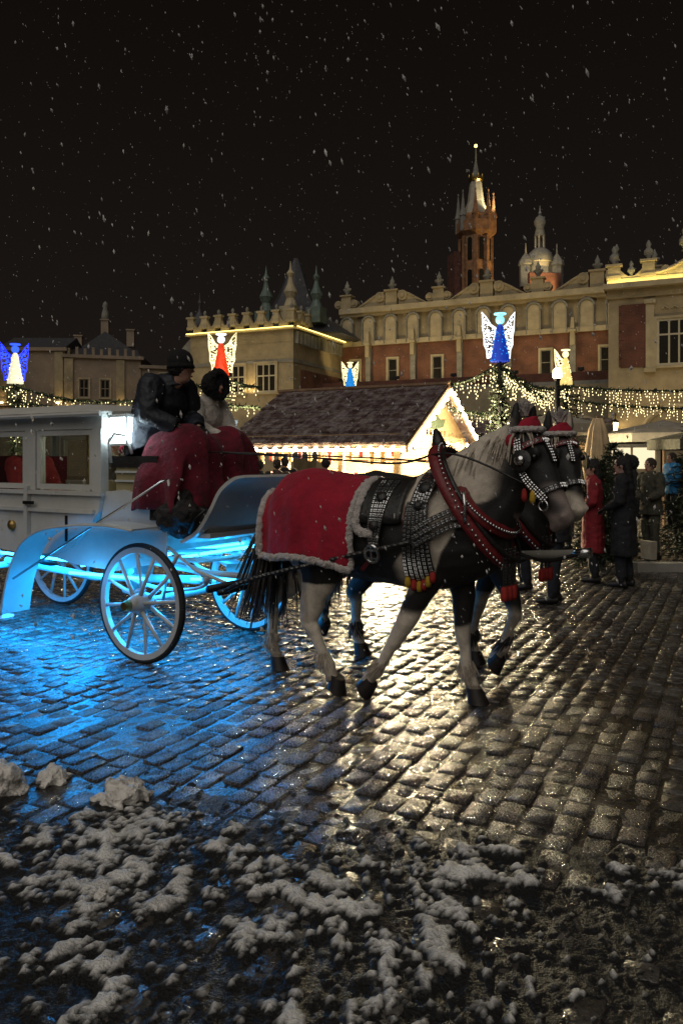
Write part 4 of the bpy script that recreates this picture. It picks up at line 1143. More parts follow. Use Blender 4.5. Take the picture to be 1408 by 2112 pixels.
# low kerb edging by the crowd
kb = empty('kerb', (0, 0, 0)); tag(kb, kind='structure')
for k in range(7):
    mb = MB(); mb.box((4.9 + k * .78, 11.95 + (k % 2) * .01, .06), (.76, .2, .14)); mb.build('kerb_stone', 'limestone_grey', kb)

# ================================================================= WHITE CARRIAGE (local x forward, y far side, z up)
CR = empty('carriage', (-1.31, 7.16, 0), R(-31), 'white closed horse carriage with spoked wheels and blue under-lighting', 'carriage')
def wheel(x, y, rad, steer, label):
    w = MB(); w.M = Matrix.Translation((x, y, rad)) @ Matrix.Rotation(steer, 4, 'Z')
    M = w.M
    rim = MB(); rim.M = M
    ring = []
    nseg = 48
    for k in range(nseg):
        a = 2 * PI * k / nseg
        ring.append([((rad - r_) * math.cos(a), yy, (rad - r_) * math.sin(a)) for r_, yy in ((.028, -.028), (.028, .028), (.075, .022), (.075, -.022))])
    rim.rings(ring + [ring[0]], cap=False); ro = rim.build('wheel', 'white_paint', CR, 40)
    if label: ro['label'] = label
    t = MB(); t.M = M
    pts = [((rad - .016) * math.cos(2 * PI * k / nseg), 0, (rad - .016) * math.sin(2 * PI * k / nseg)) for k in range(nseg + 1)]
    t.tube(pts, [(.024, .030)] * len(pts), 8, cap=False); t.build('tyre', 'rubber', ro, True)
    for k in range(12):
        a = 2 * PI * k / 12 + .13
        s_ = MB(); s_.M = M; c, sn = math.cos(a), math.sin(a)
        sg = 1 if k % 2 else -1
        s_.tube([(.07 * c, sg * .035, .07 * sn), (rad * .5 * c, sg * .02, rad * .5 * sn), ((rad - .06) * c, 0, (rad - .06) * sn)], [.021, .017, .015], 7); s_.build('spoke', 'white_paint', ro, True)
    h = MB(); h.M = M; sd = -1 if y < 0 else 1
    h.lathe([(.05, -.13), (.065, -.10), (.085, -.05), (.09, 0), (.085, .05), (.065, .10), (.05, .13)], (0, 0, 0), 14, 'y'); h.build('hub', 'white_paint', ro, 40)
    h = MB(); h.M = M; h.lathe([(.042, sd * .12), (.046, sd * .16), (.036, sd * .19), (.01, sd * .195)], (0, 0, 0), 12, 'y'); h.build('hub_cap', 'brass', ro, 40)
wheel(0, -.73, .5, R(-2), 'near front wheel with every spoke lit pale blue')
wheel(0, .73, .5, R(-2), 'far front wheel seen behind the near horse tail')
wheel(-2.79, .73, .55, 0, 'far rear wheel half hidden by the fender')
wheel(-2.79, -.73, .55, 0, None)
# undercarriage
def bar(name, pts, r_, m='white_paint', parent=CR, n=7): mb = MB(); mb.tube(pts, r_, n); return mb.build(name, m, parent, True)
bar('front_axle', [(0, -.62, .5), (0, .62, .5)], .035)
bar('rear_axle', [(-2.79, -.62, .55), (-2.79, .62, .55)], .035)
bar('reach_pole', [(0, 0, .60), (-1.4, 0, .52), (-2.79, 0, .60)], .04)
for sy in (-.45, .45):
    for cx, cz, ll in ((0.02, .70, .46), (-2.79, .74, .5)):
        up = [(cx + ll * math.cos(R(a)), sy, cz + .02 + .10 * math.sin(R(a))) for a in range(0, 181, 15)]
        lo = [(cx + ll * math.cos(R(a)), sy, cz - .02 - .10 * math.sin(R(a))) for a in range(0, 181, 15)]
        mb = MB()
        for pts in (up, lo): mb.tube(pts, [(.014, .03)] * len(pts), 6)
        for k in (-1, 1): mb.lathe([(.03, -.04), (.03, .04)], (cx + k * ll, sy, cz), 8, 'y')
        mb.build('leaf_spring', 'white_paint', CR, True)
mb = MB(); pts = [(.02 + .36 * math.cos(2 * PI * k / 28), .36 * math.sin(2 * PI * k / 28), .83) for k in range(29)]; mb.tube(pts, .025, 6, cap=False); mb.build('turntable_ring', 'white_paint', CR, True)
for sy in (-.34, .34): bar('futchell', [(-.35, sy, .80), (.35, sy * .8, .72), (.85, sy * .35, .70)], .03)
bar('splinter_bar', [(.78, -.78, .69), (.84, 0, .70), (.78, .78, .69)], .032, 'dark_iron')
for sy in (-.5, .56): bar('swingletree', [(.92, sy - .32, .68), (.92, sy + .32, .68)], .024, 'dark_iron')
for sy in (-.55, .55): bar('stay', [(.10, sy, .98), (.45, sy, .78), (.80, sy, .70)], .016)
bar('stay', [(.42, -.74, .93), (.16, -.60, .70), (.03, -.5, .5)], .016, 'white_paint')
bar('pole', [(.30, .06, .72), (1.6, .06, .80), (2.9, .06, 1.0), (3.45, .06, 1.05)], [.045, .042, .035, .03], 'limestone_grey')
bar('pole_tip', [(3.40, .06, 1.05), (3.52, .06, 1.06)], .036, 'chrome')
# cabin: boat-shaped lower body
def side_outline():
    return [(-.62, 1.42), (-.66, 1.24), (-.80, 1.08), (-.98, .92), (-1.2, .83), (-1.7, .80), (-2.2, .84), (-2.5, .98), (-2.66, 1.2), (-2.7, 1.42)]
mb = MB(); mb.prism(side_outline(), -.60, .60, 'xz'); body = mb.build('cabin_body', 'white_paint', CR)
for z, x0, x1 in ((1.40, -.60, -2.72), (1.235, -.70, -2.66)):
    for sy in (-.615, .615):
        mb = MB(); mb.box(((x0 + x1) / 2, sy, z), (x0 - x1, .045, .035)); mb.build('belt_moulding', 'white_paint', body)
mb = MB(); mb.box((-1.62, -.62, 1.15), (.05, .05, .62)); mb.build('door_post_strip', 'white_paint', body)
mb = MB(); mb.box((-1.08, -.607, 1.07), (.02, .02, .24)); mb.build('door_seam', 'dark_iron', body)
mb = MB(); mb.box((-1.56, -.655, 1.30), (.13, .03, .03)); mb.tube([(-1.60, -.62, 1.30), (-1.60, -.66, 1.30)], .015, 6); mb.build('door_handle', 'dark_iron', body)
mb = MB(); mb.lathe([(.045, 0), (.05, -.03), (.02, -.05)], (-1.86, -.60, 1.07), 12, 'y'); mb.build('side_knob', 'brass', body, 40)
# window pillars, rails and panes of the cabin
PX = [-.66, -1.62, -2.62]
for sy in (-.56, .56):
    for x, w_ in ((-.68, .11), (-1.60, .15), (-2.62, .12)):
        mb = MB(); mb.box((x, sy, 1.76), (w_, .09, .68)); mb.build('pillar', 'white_paint', CR)
    mb = MB(); mb.box((-1.64, sy, 2.05), (2.06, .094, .12)); mb.build('top_rail', 'white_paint', CR)
    for x0, x1 in ((-.74, -1.52), (-1.68, -2.56)):
        c_ = (x0 + x1) / 2; w_ = x0 - x1
        fr = MB(); t = .05
        fr.box((x0 - t / 2, sy, 1.71), (t, .06, .55)); fr.box((x1 + t / 2, sy, 1.71), (t, .06, .55)); fr.box((c_, sy, 1.96), (w_ - 2 * t, .06, t)); fr.box((c_, sy, 1.455), (w_ - 2 * t, .06, t))
        f = fr.build('window', 'white_paint', CR)
        pn = MB(); pn.box((c_, sy, 1.71), (w_ - 2 * t, .008, .46)); pn.build('pane', 'pane_dim', f)
mb = MB(); mb.box((-1.05, -.575, 1.95), (.06, .01, .025)); mb.build('cabin_reading_lamp', 'lamp_cool', CR)
# front wall with windscreen
mb = MB(); mb.box((-.66, 0, 1.47), (.08, 1.03, .10)); mb.build('front_sill', 'khaki_panel', CR)
mb = MB(); mb.box((-.66, 0, 2.05), (.08, 1.03, .12)); mb.build('front_rail', 'white_paint', CR)
mb = MB(); mb.box((-.66, 0, 1.76), (.012, 1.02, .46)); mb.build('windscreen', 'pane', CR)
mb = MB(); mb.box((-2.62, 0, 1.76), (.012, 1.02, .46)); mb.build('rear_window', 'pane', CR)
# roof
rings = []
for x, in_ in ((-.52, .10), (-.56, .03), (-.9, 0), (-1.6, -.02), (-2.4, 0), (-2.74, .04), (-2.8, .12)):
    hw = .70 - in_; zt = 2.17 + (.07 if in_ < .02 else .03 if in_ < .05 else 0)
    rings.append([(x, -hw, 2.11), (x, -hw - .02, 2.14), (x, -hw * .75, zt - .02), (x, 0, zt), (x, hw * .75, zt - .02), (x, hw + .02, 2.14), (x, hw, 2.11)])
mb = MB(); mb.rings(rings); rf = mb.build('roof', 'roof_paint', CR, 40)
mb = MB(); mb.tube([(-.50, -.72, 2.115), (-2.8, -.72, 2.115)], .022, 6); mb.build('drip_rail', 'white_paint', rf)
# curtains added at the far windows to give the cabin its olive glow
for x0, x1 in ((-.78, -1.02), (-1.26, -1.5), (-1.72, -2.1)):
    rr_ = [[(x0 + (x1 - x0) * t / 14, .50 + .014 * math.sin(t * 2.4), z) for z in (1.44, 1.72, 2.0)] for t in range(15)]
    mb = MB(); mb.rings(rr_, cap=False, closed=False); mb.build('glow_curtain', 'khaki_panel', CR, True)
# interior seats
mb = MB(); mb.box((-2.38, 0, 1.1), (.36, 1.1, .5)); mb.box((-2.52, 0, 1.5), (.1, 1.1, .5)); mb.build('rear_seat', 'wine_blanket', CR)
# driver's box: boot, seat, footboard, dash
mb = MB(); mb.prism([(-.70, 1.02), (-.62, 1.42), (-.40, 1.44), (-.20, 1.40), (.02, 1.40), (.10, 1.30), (.14, 1.06), (.10, .92), (-.55, .88)], -.56, .56, 'xz'); bt = mb.build('boot', 'white_paint', CR)
mb = MB(); mb.box((.00, -.565, 1.25), (.11, .02, .13)); mb.build('boot_vent', 'window_dark', bt)
mb = MB(); mb.box((-.28, -.0, 1.53), (.46, 1.06, .24)); mb.build('seat_box', 'khaki_panel', CR)
mb = MB(); mb.box((-.27, 0, 1.69), (.56, 1.10, .10)); mb.build('driver_seat', 'black_leather', CR)
for z in (1.52, 1.60):
    mb = MB(); mb.box((-.28, -.545, z), (.44, .02, .018)); mb.build('seat_box_strip', 'white_paint', CR)
for sy in (-.58, .58):
    bar('seat_iron', [(-.52, sy, 1.68), (-.55, sy, 1.86), (-.48, sy, 1.94), (-.34, sy, 1.92), (-.26, sy, 1.76)], .014, 'white_paint')
bar('seat_back_rail', [(-.55, -.58, 1.88), (-.57, 0, 1.90), (-.55, .58, 1.88)], .016, 'white_paint')
mb = MB(); mb.box((.30, 0, 1.07), (.52, 1.0, .04)); mb.build('footboard', 'white_paint', CR)
rings = []
prof = spline([(.30, 1.0), (.48, 1.10), (.62, 1.28), (.72, 1.44), (.86, 1.54), (.98, 1.565)], 4)
for i in range(13):
    y = -.56 + 1.12 * i / 12; bow = .05 * math.cos(PI * i / 12 - PI / 2)
    rings.append([(p[0] + bow, y, p[1]) for p in prof] + [(p[0] + bow - .025, y, p[1] + .02) for p in reversed(prof)])
mb = MB(); mb.rings(rings); mb.build('dash', 'white_paint', CR, 40)
bar('dash_grip', [(.42, -.60, 1.10), (.50, -.62, 1.22), (.60, -.60, 1.30)], .012, 'dark_iron')
# side fender sweeping down to the step
prof = spline([(.12, 1.13), (-.25, 1.155), (-.7, 1.13), (-1.05, 1.07), (-1.30, .93), (-1.44, .70), (-1.52, .48), (-1.56, .28)], 5)
for sy in (-1, 1):
    rings = [[(p[0], sy * .64, p[1]), (p[0], sy * .94, p[1]), (p[0], sy * .94, p[1] + .014), (p[0], sy * .64, p[1] + .014)] for p in prof]
    mb = MB(); mb.rings(rings); fd = mb.build('fender', 'white_paint', CR, 40)
    mb = MB(); mb.tube([(p[0], sy * .945, p[1]) for p in prof], .012, 6); mb.build('fender_edge', 'white_paint', fd, True)
    mb = MB(); mb.lathe([(.02, .20), (.13, .215), (.14, .235), (.02, .24)], (-1.72, sy * .86, 0), 16); mb.build('step', 'white_paint', fd, 40)
    mb = MB(); mb.tube([(-1.72, sy * .86, .22), (-1.66, sy * .75, .6), (-1.62, sy * .6, .86)], .022, 7); mb.build('step_bracket', 'white_paint', fd, True)
for sy in (-.575, .575):                                 # lower skirt below the boot, over the wheels
    mb = MB(); a, b_ = (sy - .01, sy + .01)
    mb.prism([(.16, 1.10), (.14, .84), (-.45, .72), (-.98, .74), (-1.32, .80), (-1.22, .93), (-1.0, 1.05), (-.6, 1.12)], a, b_, 'xz'); mb.build('skirt', 'white_paint', CR)
bar('hand_rail', [(.20, -.62, 1.54), (.16, -.66, 1.52), (-.60, -.86, 1.06), (-1.42, -.92, .62)], .011, 'chrome')
bar('hand_rail', [(.20, -.62, 1.54), (.22, -.60, 1.40), (.12, -.58, 1.32)], .012, 'white_paint')
# coach lamps either side of the box (cool white)
for sy, xx in ((-.44, -.46), (.66, -.30)):
    mb = MB(); mb.box((xx, sy, 1.97), (.20, .22, .23)); lm = mb.build('coach_lamp', 'lamp_cool', CR)
    mb = MB(); mb.box((xx, sy, 2.10), (.24, .26, .03)); mb.box((xx, sy, 1.845), (.22, .24, .02)); mb.tube([(xx, sy, 1.84), (xx + .05, sy, 1.72)], .014, 6)
    for dx in (-.105, .105):
        for dy in (-.115, .115): mb.box((xx + dx, sy + dy, 1.97), (.014, .014, .25))
    mb.build('lamp_case', 'white_paint', lm)
    light('coach_lamp_light', 'POINT', (xx + .2, sy + (-.15 if sy < 0 else .15), 1.95), 2.5, (.7, .9, 1), CR, .08)
bow = MB(); bow.ball((-.60, -.36, 1.80), (.03, .05, .04), 8, 6); bow.ball((-.60, -.26, 1.80), (.03, .05, .04), 8, 6); bow.ball((-.59, -.31, 1.80), .02, 6, 5); bow.tube([(-.59, -.31, 1.79), (-.59, -.33, 1.62)], .012, 5); bow.build('ribbon_bow', 'red_velvet', CR, True)
# LED strips under the chassis
for pts in ([(.12, -.50, .90), (-1.0, -.50, .72)], [(.12, .50, .90), (-1.0, .50, .72)], [(.42, -.46, .91), (.42, .46, .91)], [(-.30, -.46, .78), (-.30, .46, .78)],
            [(-1.0, -.44, .74), (-2.4, -.44, .76)], [(.02, -.70, .70), (-.9, -.72, .69)], [(.25, -.40, .68), (.62, -.10, .66)], [(.25, .40, .68), (.62, .10, .66)]):
    bar('light_strip', pts, .014, 'led_strip', CR, 6)
for p, e in (((-.25, -.35, .62), 9), ((-.25, .35, .62), 11), ((-1.5, .0, .55), 8), ((-2.2, .1, .60), 8), ((.30, 0, .60), 3), ((0, -.52, .56), 12), ((0, .52, .56), 10), ((-.25, -.80, .66), 2.5), ((-.65, -.84, .68), 3), ((-1.0, -.84, .66), 2.5)):
    light('underglow_lamp', 'POINT', p, e, (.012, .36, 1.0), CR, .10)
for p, e in (((-.1, -.25, .68), 15), ((-.1, .45, .68), 15), ((-1.1, -.35, .68), 28), ((-1.9, -.25, .70), 32), ((-2.6, -.3, .72), 44), ((-1.5, .4, .70), 20)):
    light('underglow_panel', 'AREA', p, e, (.006, .34, 1.0), CR, .5, (p[0], p[1] - .12, 0))
light('cabin_lamp', 'POINT', (-1.2, .0, 2.0), 5, (1, .85, .55), CR, .05)

# ================================================================= HORSES (local x forward, y horse's left, z up)
BLACK = (0.010, 0.008, 0.007); WHITE = (0.60, 0.53, 0.43); BROWN = (0.22, 0.16, 0.11)
TORSO = [(-.93, 1.26, .10, .08), (-.88, 1.25, .24, .18), (-.78, 1.25, .33, .27), (-.60, 1.25, .365, .315), (-.35, 1.215, .365, .32), (0, 1.17, .365, .335), (.25, 1.165, .375, .335), (.48, 1.20, .405, .30), (.66, 1.22, .37, .265), (.80, 1.20, .29, .22), (.90, 1.17, .19, .15), (.95, 1.15, .09, .08)]
def torso_at(x):
    T = TORSO
    if x <= T[0][0]: return T[0][1:]
    for a, b in zip(T, T[1:]):
        if x <= b[0]:
            t = (x - a[0]) / (b[0] - a[0]); return tuple(a[i] + (b[i] - a[i]) * t for i in (1, 2, 3))
    return T[-1][1:]
def head_turn(p0, a): return Matrix.Translation(p0) @ Matrix.Rotation(a, 4, 'Z') @ Matrix.Translation(-p0)
def horse(name, label, loc, legs, colour, group, turn=0.0):
    r_ = empty(name, loc, R(-31), label, 'horse', group)
    mb = MB()
    def el(cx, cz, hh, hw, n=20): return [(cx, hw * math.sin(2 * PI * k / n), cz + hh * math.cos(2 * PI * k / n)) for k in range(n)]
    mb.rings([el(*t) for t in TORSO])
    # neck: oval loft from chest to poll
    nk = [((.52, 1.32), .42, .22, 62), ((.68, 1.44), .36, .185, 55), ((.83, 1.58), .295, .145, 48), ((.95, 1.71), .235, .115, 40), ((1.03, 1.80), .18, .10, 30), ((1.07, 1.86), .11, .08, 20)]
    ring = []
    for (cx, cz), h, w, a in nk:
        ax = Vector((-math.sin(R(a)), 0, math.cos(R(a))))
        ring.append([(cx + ax.x * h * math.cos(2 * PI * k / 16), w * math.sin(2 * PI * k / 16), cz + ax.z * h * math.cos(2 * PI * k / 16)) for k in range(16)])
    mb.rings(ring)
    # head: loft from poll to muzzle
    p0 = Vector((1.05, 0, 1.86)); p1 = Vector((1.36, 0, 1.31)); d = (p1 - p0).normalized(); up = Vector((-d.z, 0, d.x))   # up = towards the forehead side
    if up.x < 0: up = -up
    hv0 = len(mb.v)
    sec = [(-.04, .09, .075, -.01), (.08, .135, .105, -.02), (.20, .165, .115, -.045), (.32, .150, .105, -.045), (.42, .118, .085, -.025), (.52, .094, .068, -.012), (.60, .088, .066, -.004), (.645, .070, .056, 0), (.665, .035, .03, 0)]
    ring = []
    for t, dd, w, off in sec:
        c = p0 + d * t + up * off
        ring.append([c + up * dd * math.cos(2 * PI * k / 14) + Vector((0, w * math.sin(2 * PI * k / 14), 0)) for k in range(14)])
    mb.rings(ring)
    for s_ in (-1, 1):                                  # brow, nostril, jaw, ear
        b = p0 + d * .17 + up * .085; mb.ball((b.x, s_ * .085, b.z), (.04, .03, .04), 8, 6)
        b = p0 + d * .61 + up * .045; mb.ball((b.x, s_ * .052, b.z), (.028, .022, .028), 8, 6)
        b = p0 + d * .22 - up * .12; mb.ball((b.x, s_ * .06, b.z), (.10, .045, .11), 10, 7)
        e0 = p0 + Vector((-.01, s_ * .065, .03)); mb.tube([e0, e0 + Vector((.0, s_ * .025, .08)), e0 + Vector((.015, s_ * .02, .17)), e0 + Vector((.02, s_ * .015, .20))], [.03, .042, .022, .006], 8)
    lip = p0 + d * .63 - up * .075; mb.ball((lip.x, 0, lip.z), (.04, .045, .035), 8, 6)
    HT = head_turn(p0, turn)
    for i in range(hv0, len(mb.v)): mb.v[i] = tuple(HT @ Vector(mb.v[i]))
    # legs: list of (x, z, radius fore-aft, radius sideways) on each y
    for y0, pts in legs:
        n = len(pts); P = []; Rr = []
        for i, (x, z, ra, rb) in enumerate(pts):
            yy = y0 * (1.0 if i > 0 else .9); P.append(Vector((x, yy, z))); Rr.append((ra, rb))
        sp = spline(P, 4); rr = []
        for i in range(n - 1):
            for k in range(4):
                t = k / 4; rr.append((Rr[i][0] * (1 - t) + Rr[i + 1][0] * t, Rr[i][1] * (1 - t) + Rr[i + 1][1] * t))
        rr.append(Rr[-1])
        ring = []
        for i, c in enumerate(sp):
            a = sp[max(0, i - 1)]; b = sp[min(len(sp) - 1, i + 1)]; t = (b - a).normalized(); fw = Vector((-t.z, 0, t.x)).normalized(); sd = Vector((0, 1, 0))
            ring.append([c + fw * rr[i][0] * math.cos(2 * PI * k / 12) + sd * rr[i][1] * math.sin(2 * PI * k / 12) for k in range(12)])
        mb.rings(ring)
    body = mb.organic('body', 'horse_coat', r_, voxel=.014, it=5, colour=colour, disp=lambda c: c + noise.noise_vector(c * 6.5) * .010 + noise.noise_vector(c * 15) * .004)
    for s_ in (-1, 1):
        e = p0 + d * .20 + up * .075; k = MB(); k.M = HT; k.ball((e.x, s_ * .108, e.z), .024, 10, 7); k.build('eye', 'eye', r_, True)
    return r_, (p0, d, up)
def hoof(r_, y, x, z, tilt):
    mb = MB(); mb.M = Matrix.Translation((x, y, z)) @ Matrix.Rotation(tilt, 4, 'Y')
    ring = []
    for zz, ra, rb, sh in ((.105, .058, .055, -.02), (.07, .064, .060, -.008), (0, .078, .072, .012)):
        ring.append([(sh + ra * math.cos(2 * PI * k / 14), rb * math.sin(2 * PI * k / 14), zz) for k in range(14)])
    mb.rings(ring); mb.build('hoof', 'hoof', r_, 50)
def fore(elx, kx, kz, fx, fz, px, pz, hx, hz): return [(elx + .02, 1.12, .17, .085), (elx, .93, .125, .075), ((elx + kx) / 2 + .01, (.93 + kz) / 2, .082, .062), (kx, kz, .062, .058), (kx * .6 + fx * .4, kz * .6 + fz * .4, .044, .038), (fx * .8 + kx * .2, fz * .8 + kz * .2, .042, .036), (fx, fz, .056, .050), (px, pz, .046, .044), (hx, hz, .056, .052)]
def hind(stx, stz, hkx, hkz, fx, fz, px, pz, hx, hz): return [(-.62, 1.20, .26, .13), (stx, stz, .20, .115), (stx * .45 + hkx * .55, stz * .45 + hkz * .55, .105, .075), (hkx, hkz + .02, .078, .056), (hkx * .75 + fx * .25 + .008, hkz * .75 + fz * .25, .054, .044), (fx * .75 + hkx * .25, fz * .75 + hkz * .25, .046, .040), (fx, fz, .058, .052), (px, pz, .047, .045), (hx, hz, .058, .054)]
GR = 'pair of carriage horses'
def nz(c, s=2.2, o=0.0): return noise.noise((c.x * s + o, c.y * s, c.z * s))
def mixc(a, b, t): t = max(0, min(1, t)); return tuple(a[i] * (1 - t) + b[i] * t for i in range(3))
def near_coat(c):
    x, y, z = c; n = nz(c) * .16 + nz(c, 6, 3) * .05
    w = 0.0
    w = max(w, smooth01(.010, -.010, math.hypot((x - .30) / 1.2, (z - 1.52)) - .23 + n * .8))               # back behind the withers
    w = max(w, smooth01(.010, -.010, abs((z - 1.12) - (x - .46) * 1.5) * .6 - .105 + n * .5) * smooth01(.20, .30, x) * smooth01(.72, .62, x) * smooth01(1.75, 1.5, z) * smooth01(.75, .9, z))  # slanting shoulder patch
    dn = math.hypot((x - .80) * .85, z - 1.70) - .27 + n * .7
    w = max(w, smooth01(.012, -.012, dn) * smooth01(1.02, .90, x + .25 * (1.8 - z)))                         # pale neck
    if z < .80:
        if x > .28 or (x > -.25 and y < 0):             # fore legs
            w = max(w, smooth01(.74, .66, z + n) if y < -.02 else smooth01(.56, .50, z + n * 1.4))
        else: w = max(w, smooth01(.86, .72, z + n))
    if x < -.55: w = max(w, smooth01(1.10, .98, z + n) * .9)
    col_w = mixc(WHITE, BROWN, smooth01(.40, -.1, z) * .8 if z < .5 else (.35 if x < -.5 else .08))
    c_ = mixc(BLACK, col_w, w)
    # muzzle of the head is pale
    if x > 1.0 and z < 1.75:
        hw = smooth01(1.40, 1.35, z + n * 1.6) * .85
        c_ = mixc(c_, (0.30, 0.235, 0.21), hw)
    if z < .13: c_ = mixc(c_, (0.05, 0.04, 0.03), .5)
    return c_
def far_coat(c):
    x, y, z = c; n = nz(c, 2.2, 9) * .14 + nz(c, 6, 5) * .05
    w = 0.0
    if z < .62: w = smooth01(.58, .46, z + n)
    if x > .95 and abs(y) < .065 + n * .2 and z > 1.3: w = max(w, smooth01(.075, .045, abs(y) + n * .15))
    if x > 1.1 and z < 1.48: w = max(w, smooth01(1.46, 1.40, z + n * .6))
    w = max(w, smooth01(.010, -.010, math.hypot(x - .15, z - 1.05) - .22 + n))
    return mixc(BLACK, mixc(WHITE, BROWN, .15 if z > .5 else .45), w)
legs_near = [(-.17, fore(.44, .20, .47, .04, .21, -.01, .165, -.045, .115)),
             (.13, fore(.55, .565, .50, .60, .19, .645, .12, .66, .05)),
             (-.18, hind(-.44, .93, -.53, .50, -.37, .20, -.335, .14, -.315, .09)),
             (.14, hind(-.62, .95, -1.10, .56, -1.11, .20, -1.065, .12, -1.045, .05))]
HN, (hp0, hd, hup) = horse('horse', 'near piebald horse in red blanket and studded harness', (.306, 5.676, 0), legs_near, near_coat, GR, R(-20))
hoof(HN, -.17, -.075, .055, R(55)); hoof(HN, .13, .67, 0, 0); hoof(HN, -.18, -.30, .02, R(22)); hoof(HN, .14, -1.035, 0, 0)
legs_far = [(-.14, fore(.60, .75, .52, .66, .24, .61, .19, .585, .13)),
            (.15, fore(.45, .32, .49, .24, .19, .27, .12, .285, .05)),
            (-.14, hind(-.44, .93, -.72, .54, -.72, .19, -.685, .12, -.665, .05)),
            (.14, hind(-.66, .95, -1.16, .60, -1.27, .30, -1.27, .22, -1.285, .16))]
HF, _ = horse('horse', 'far dark horse with white blaze, mostly hidden behind the near horse', (.80, 6.56, 0), legs_far, far_coat, GR, R(-46))
HF.rotation_euler = (0, 0, R(-34))
hoof(HF, -.14, .565, .08, R(50)); hoof(HF, .15, .295, 0, 0); hoof(HF, -.14, -.655, 0, 0); hoof(HF, .14, -1.30, .10, R(50))

def strands(mb, roots, dirs, ln, rad, q, n=1, droop=.5):
    for p, d in zip(roots, dirs):
        for _ in range(n):
            l = ln * q.uniform(.6, 1.1); d2 = (Vector(d) + Vector((q.gauss(0, .18), q.gauss(0, .18), q.gauss(0, .1)))).normalized()
            a = Vector(p); b = a + d2 * l * .5; c = b + (d2 + Vector((0, 0, -droop))).normalized() * l * .5
            mb.tube([a, b, c], [rad, rad * .8, rad * .25], 4, cap=False)
def hair(r_, near):
    q = random.Random(4)
    crest = [(.40, 1.60), (.50, 1.685), (.60, 1.76), (.70, 1.825), (.80, 1.88), (.90, 1.925), (.99, 1.95), (1.05, 1.955)]
    mb = MB(); rt = []; dr = []
    for i in range(len(crest) - 1):
        for k in range(26):
            t = q.random(); x = crest[i][0] * (1 - t) + crest[i + 1][0] * t; z = crest[i][1] * (1 - t) + crest[i + 1][1] * t
            rt.append((x, q.uniform(-.02, .02), z - .03)); dr.append((-.10 + q.gauss(0, .1), -.38 if near else .38, -.55))
    strands(mb, rt, dr, .30, .011, q, 1, .9)
    mb.build('mane', 'horse_hair_white' if near else 'horse_hair_dark', r_, True)
    mb = MB(); rt = []; dr = []
    for k in range(150):
        rt.append((-.90 + q.uniform(-.02, .02), q.uniform(-.04, .04), 1.38 + q.uniform(-.05, .03))); dr.append((-.26, q.uniform(-.05, .05), -.8))
    strands(mb, rt, dr, .95, .013, q, 1, .6)
    mb.build('tail', 'horse_hair_dark', r_, True)
    mb = MB(); rt = []; dr = []
    for k in range(46):
        rt.append((1.09 + q.uniform(-.02, .03), q.uniform(-.06, .06), 1.93 + q.uniform(-.03, .02))); dr.append((.35, q.uniform(-.3, .3), -.8))
    strands(mb, rt, dr, .20, .010, q, 1, .6); o = mb.build('forelock', 'horse_hair_white', r_, True)
    o.matrix_local = head_turn(hp0, R(-20) if near else R(-46))
hair(HN, True); hair(HF, False)
def feathers(r_, legs, m):
    q = random.Random(15)
    for y0, pts in legs:
        mb = MB(); rt = []; dr = []
        fx, fz = pts[6][0], pts[6][1]; hx, hz = pts[8][0], pts[8][1]; cx, cz = pts[5][0], pts[5][1]
        dn = Vector((hx - fx, 0, hz - fz)).normalized(); bk = Vector((cx - fx, 0, cz - fz)).normalized()
        for k in range(90):
            w = q.uniform(0, 2 * PI); t = q.uniform(0, .10)
            rt.append((fx + .045 * math.cos(w) + bk.x * t, y0 + .042 * math.sin(w), fz + bk.z * t)); dr.append((dn.x + .35 * math.cos(w) - .25, .35 * math.sin(w), dn.z))
        strands(mb, rt, dr, .085, .006, q, 1, .3); mb.build('fetlock_hair', m, r_, True)
feathers(HN, legs_near, 'horse_hair_white'); feathers(HF, legs_far, 'horse_hair_dark')

# ---- tack
def blanket(r_, red='red_velvet'):
    rings = []; edge = []; XS = [-.965 + .045 * i for i in range(21)]
    def pt(x, a, lift):
        zc, hh, hw = torso_at(max(-.90, min(.9, x))); hw += .025; hh += .02
        s_ = math.sin(a); c = math.cos(a)
        if abs(a) < PI / 2: y = hw * s_; z = zc + hh * c
        else: y = math.copysign(hw, s_); z = zc - (abs(a) - PI / 2) * .44
        sw = min(1, abs(a) / 1.9) ** 2
        fold = (1 + 1.1 * smooth01(-.6, -.1, x)) * (.020 * math.sin(x * 31 + 2.2 * noise.noise((x * 4, a * .6, 3))) + .030 * math.sin(x * 12 + 2 + a * .6 + 1.5 * noise.noise((x * 3, a, 8)))) * sw + .012 * noise.noise((x * 7, a * 2, 0))
        y += math.copysign(fold + lift + .012, s_) * (.25 + .75 * abs(s_)); z += lift * c
        return (x, y, z)
    A = [-2.15 + 4.3 * k / 44 for k in range(45)]
    for x in XS: rings.append([pt(x, a * (1 + .03 * math.sin(x * 5)), 0) for a in A])
    mb = MB(); mb.rings(rings, cap=False, closed=False)
    # rump end drapes over the quarters
    b = mb.build('blanket', red, r_, True)
    sm = b.modifiers.new('thick', 'SOLIDIFY'); sm.thickness = .012; sm.offset = 1
    def trim(pts, rad):
        t = MB(); t.tube(pts, rad, 8)
        def dz(c): return c + noise.noise_vector(c * 45) * .010
        t.organic('fur_trim', 'fleece', b, voxel=.010, it=2, disp=dz)
    for s_ in (0, 44): trim([rings[i][s_] for i in range(21)], .032)
    for i in (0, 20): trim([rings[i][k] for k in range(45)], .026 if i else .030)
    return b
blanket(HN)
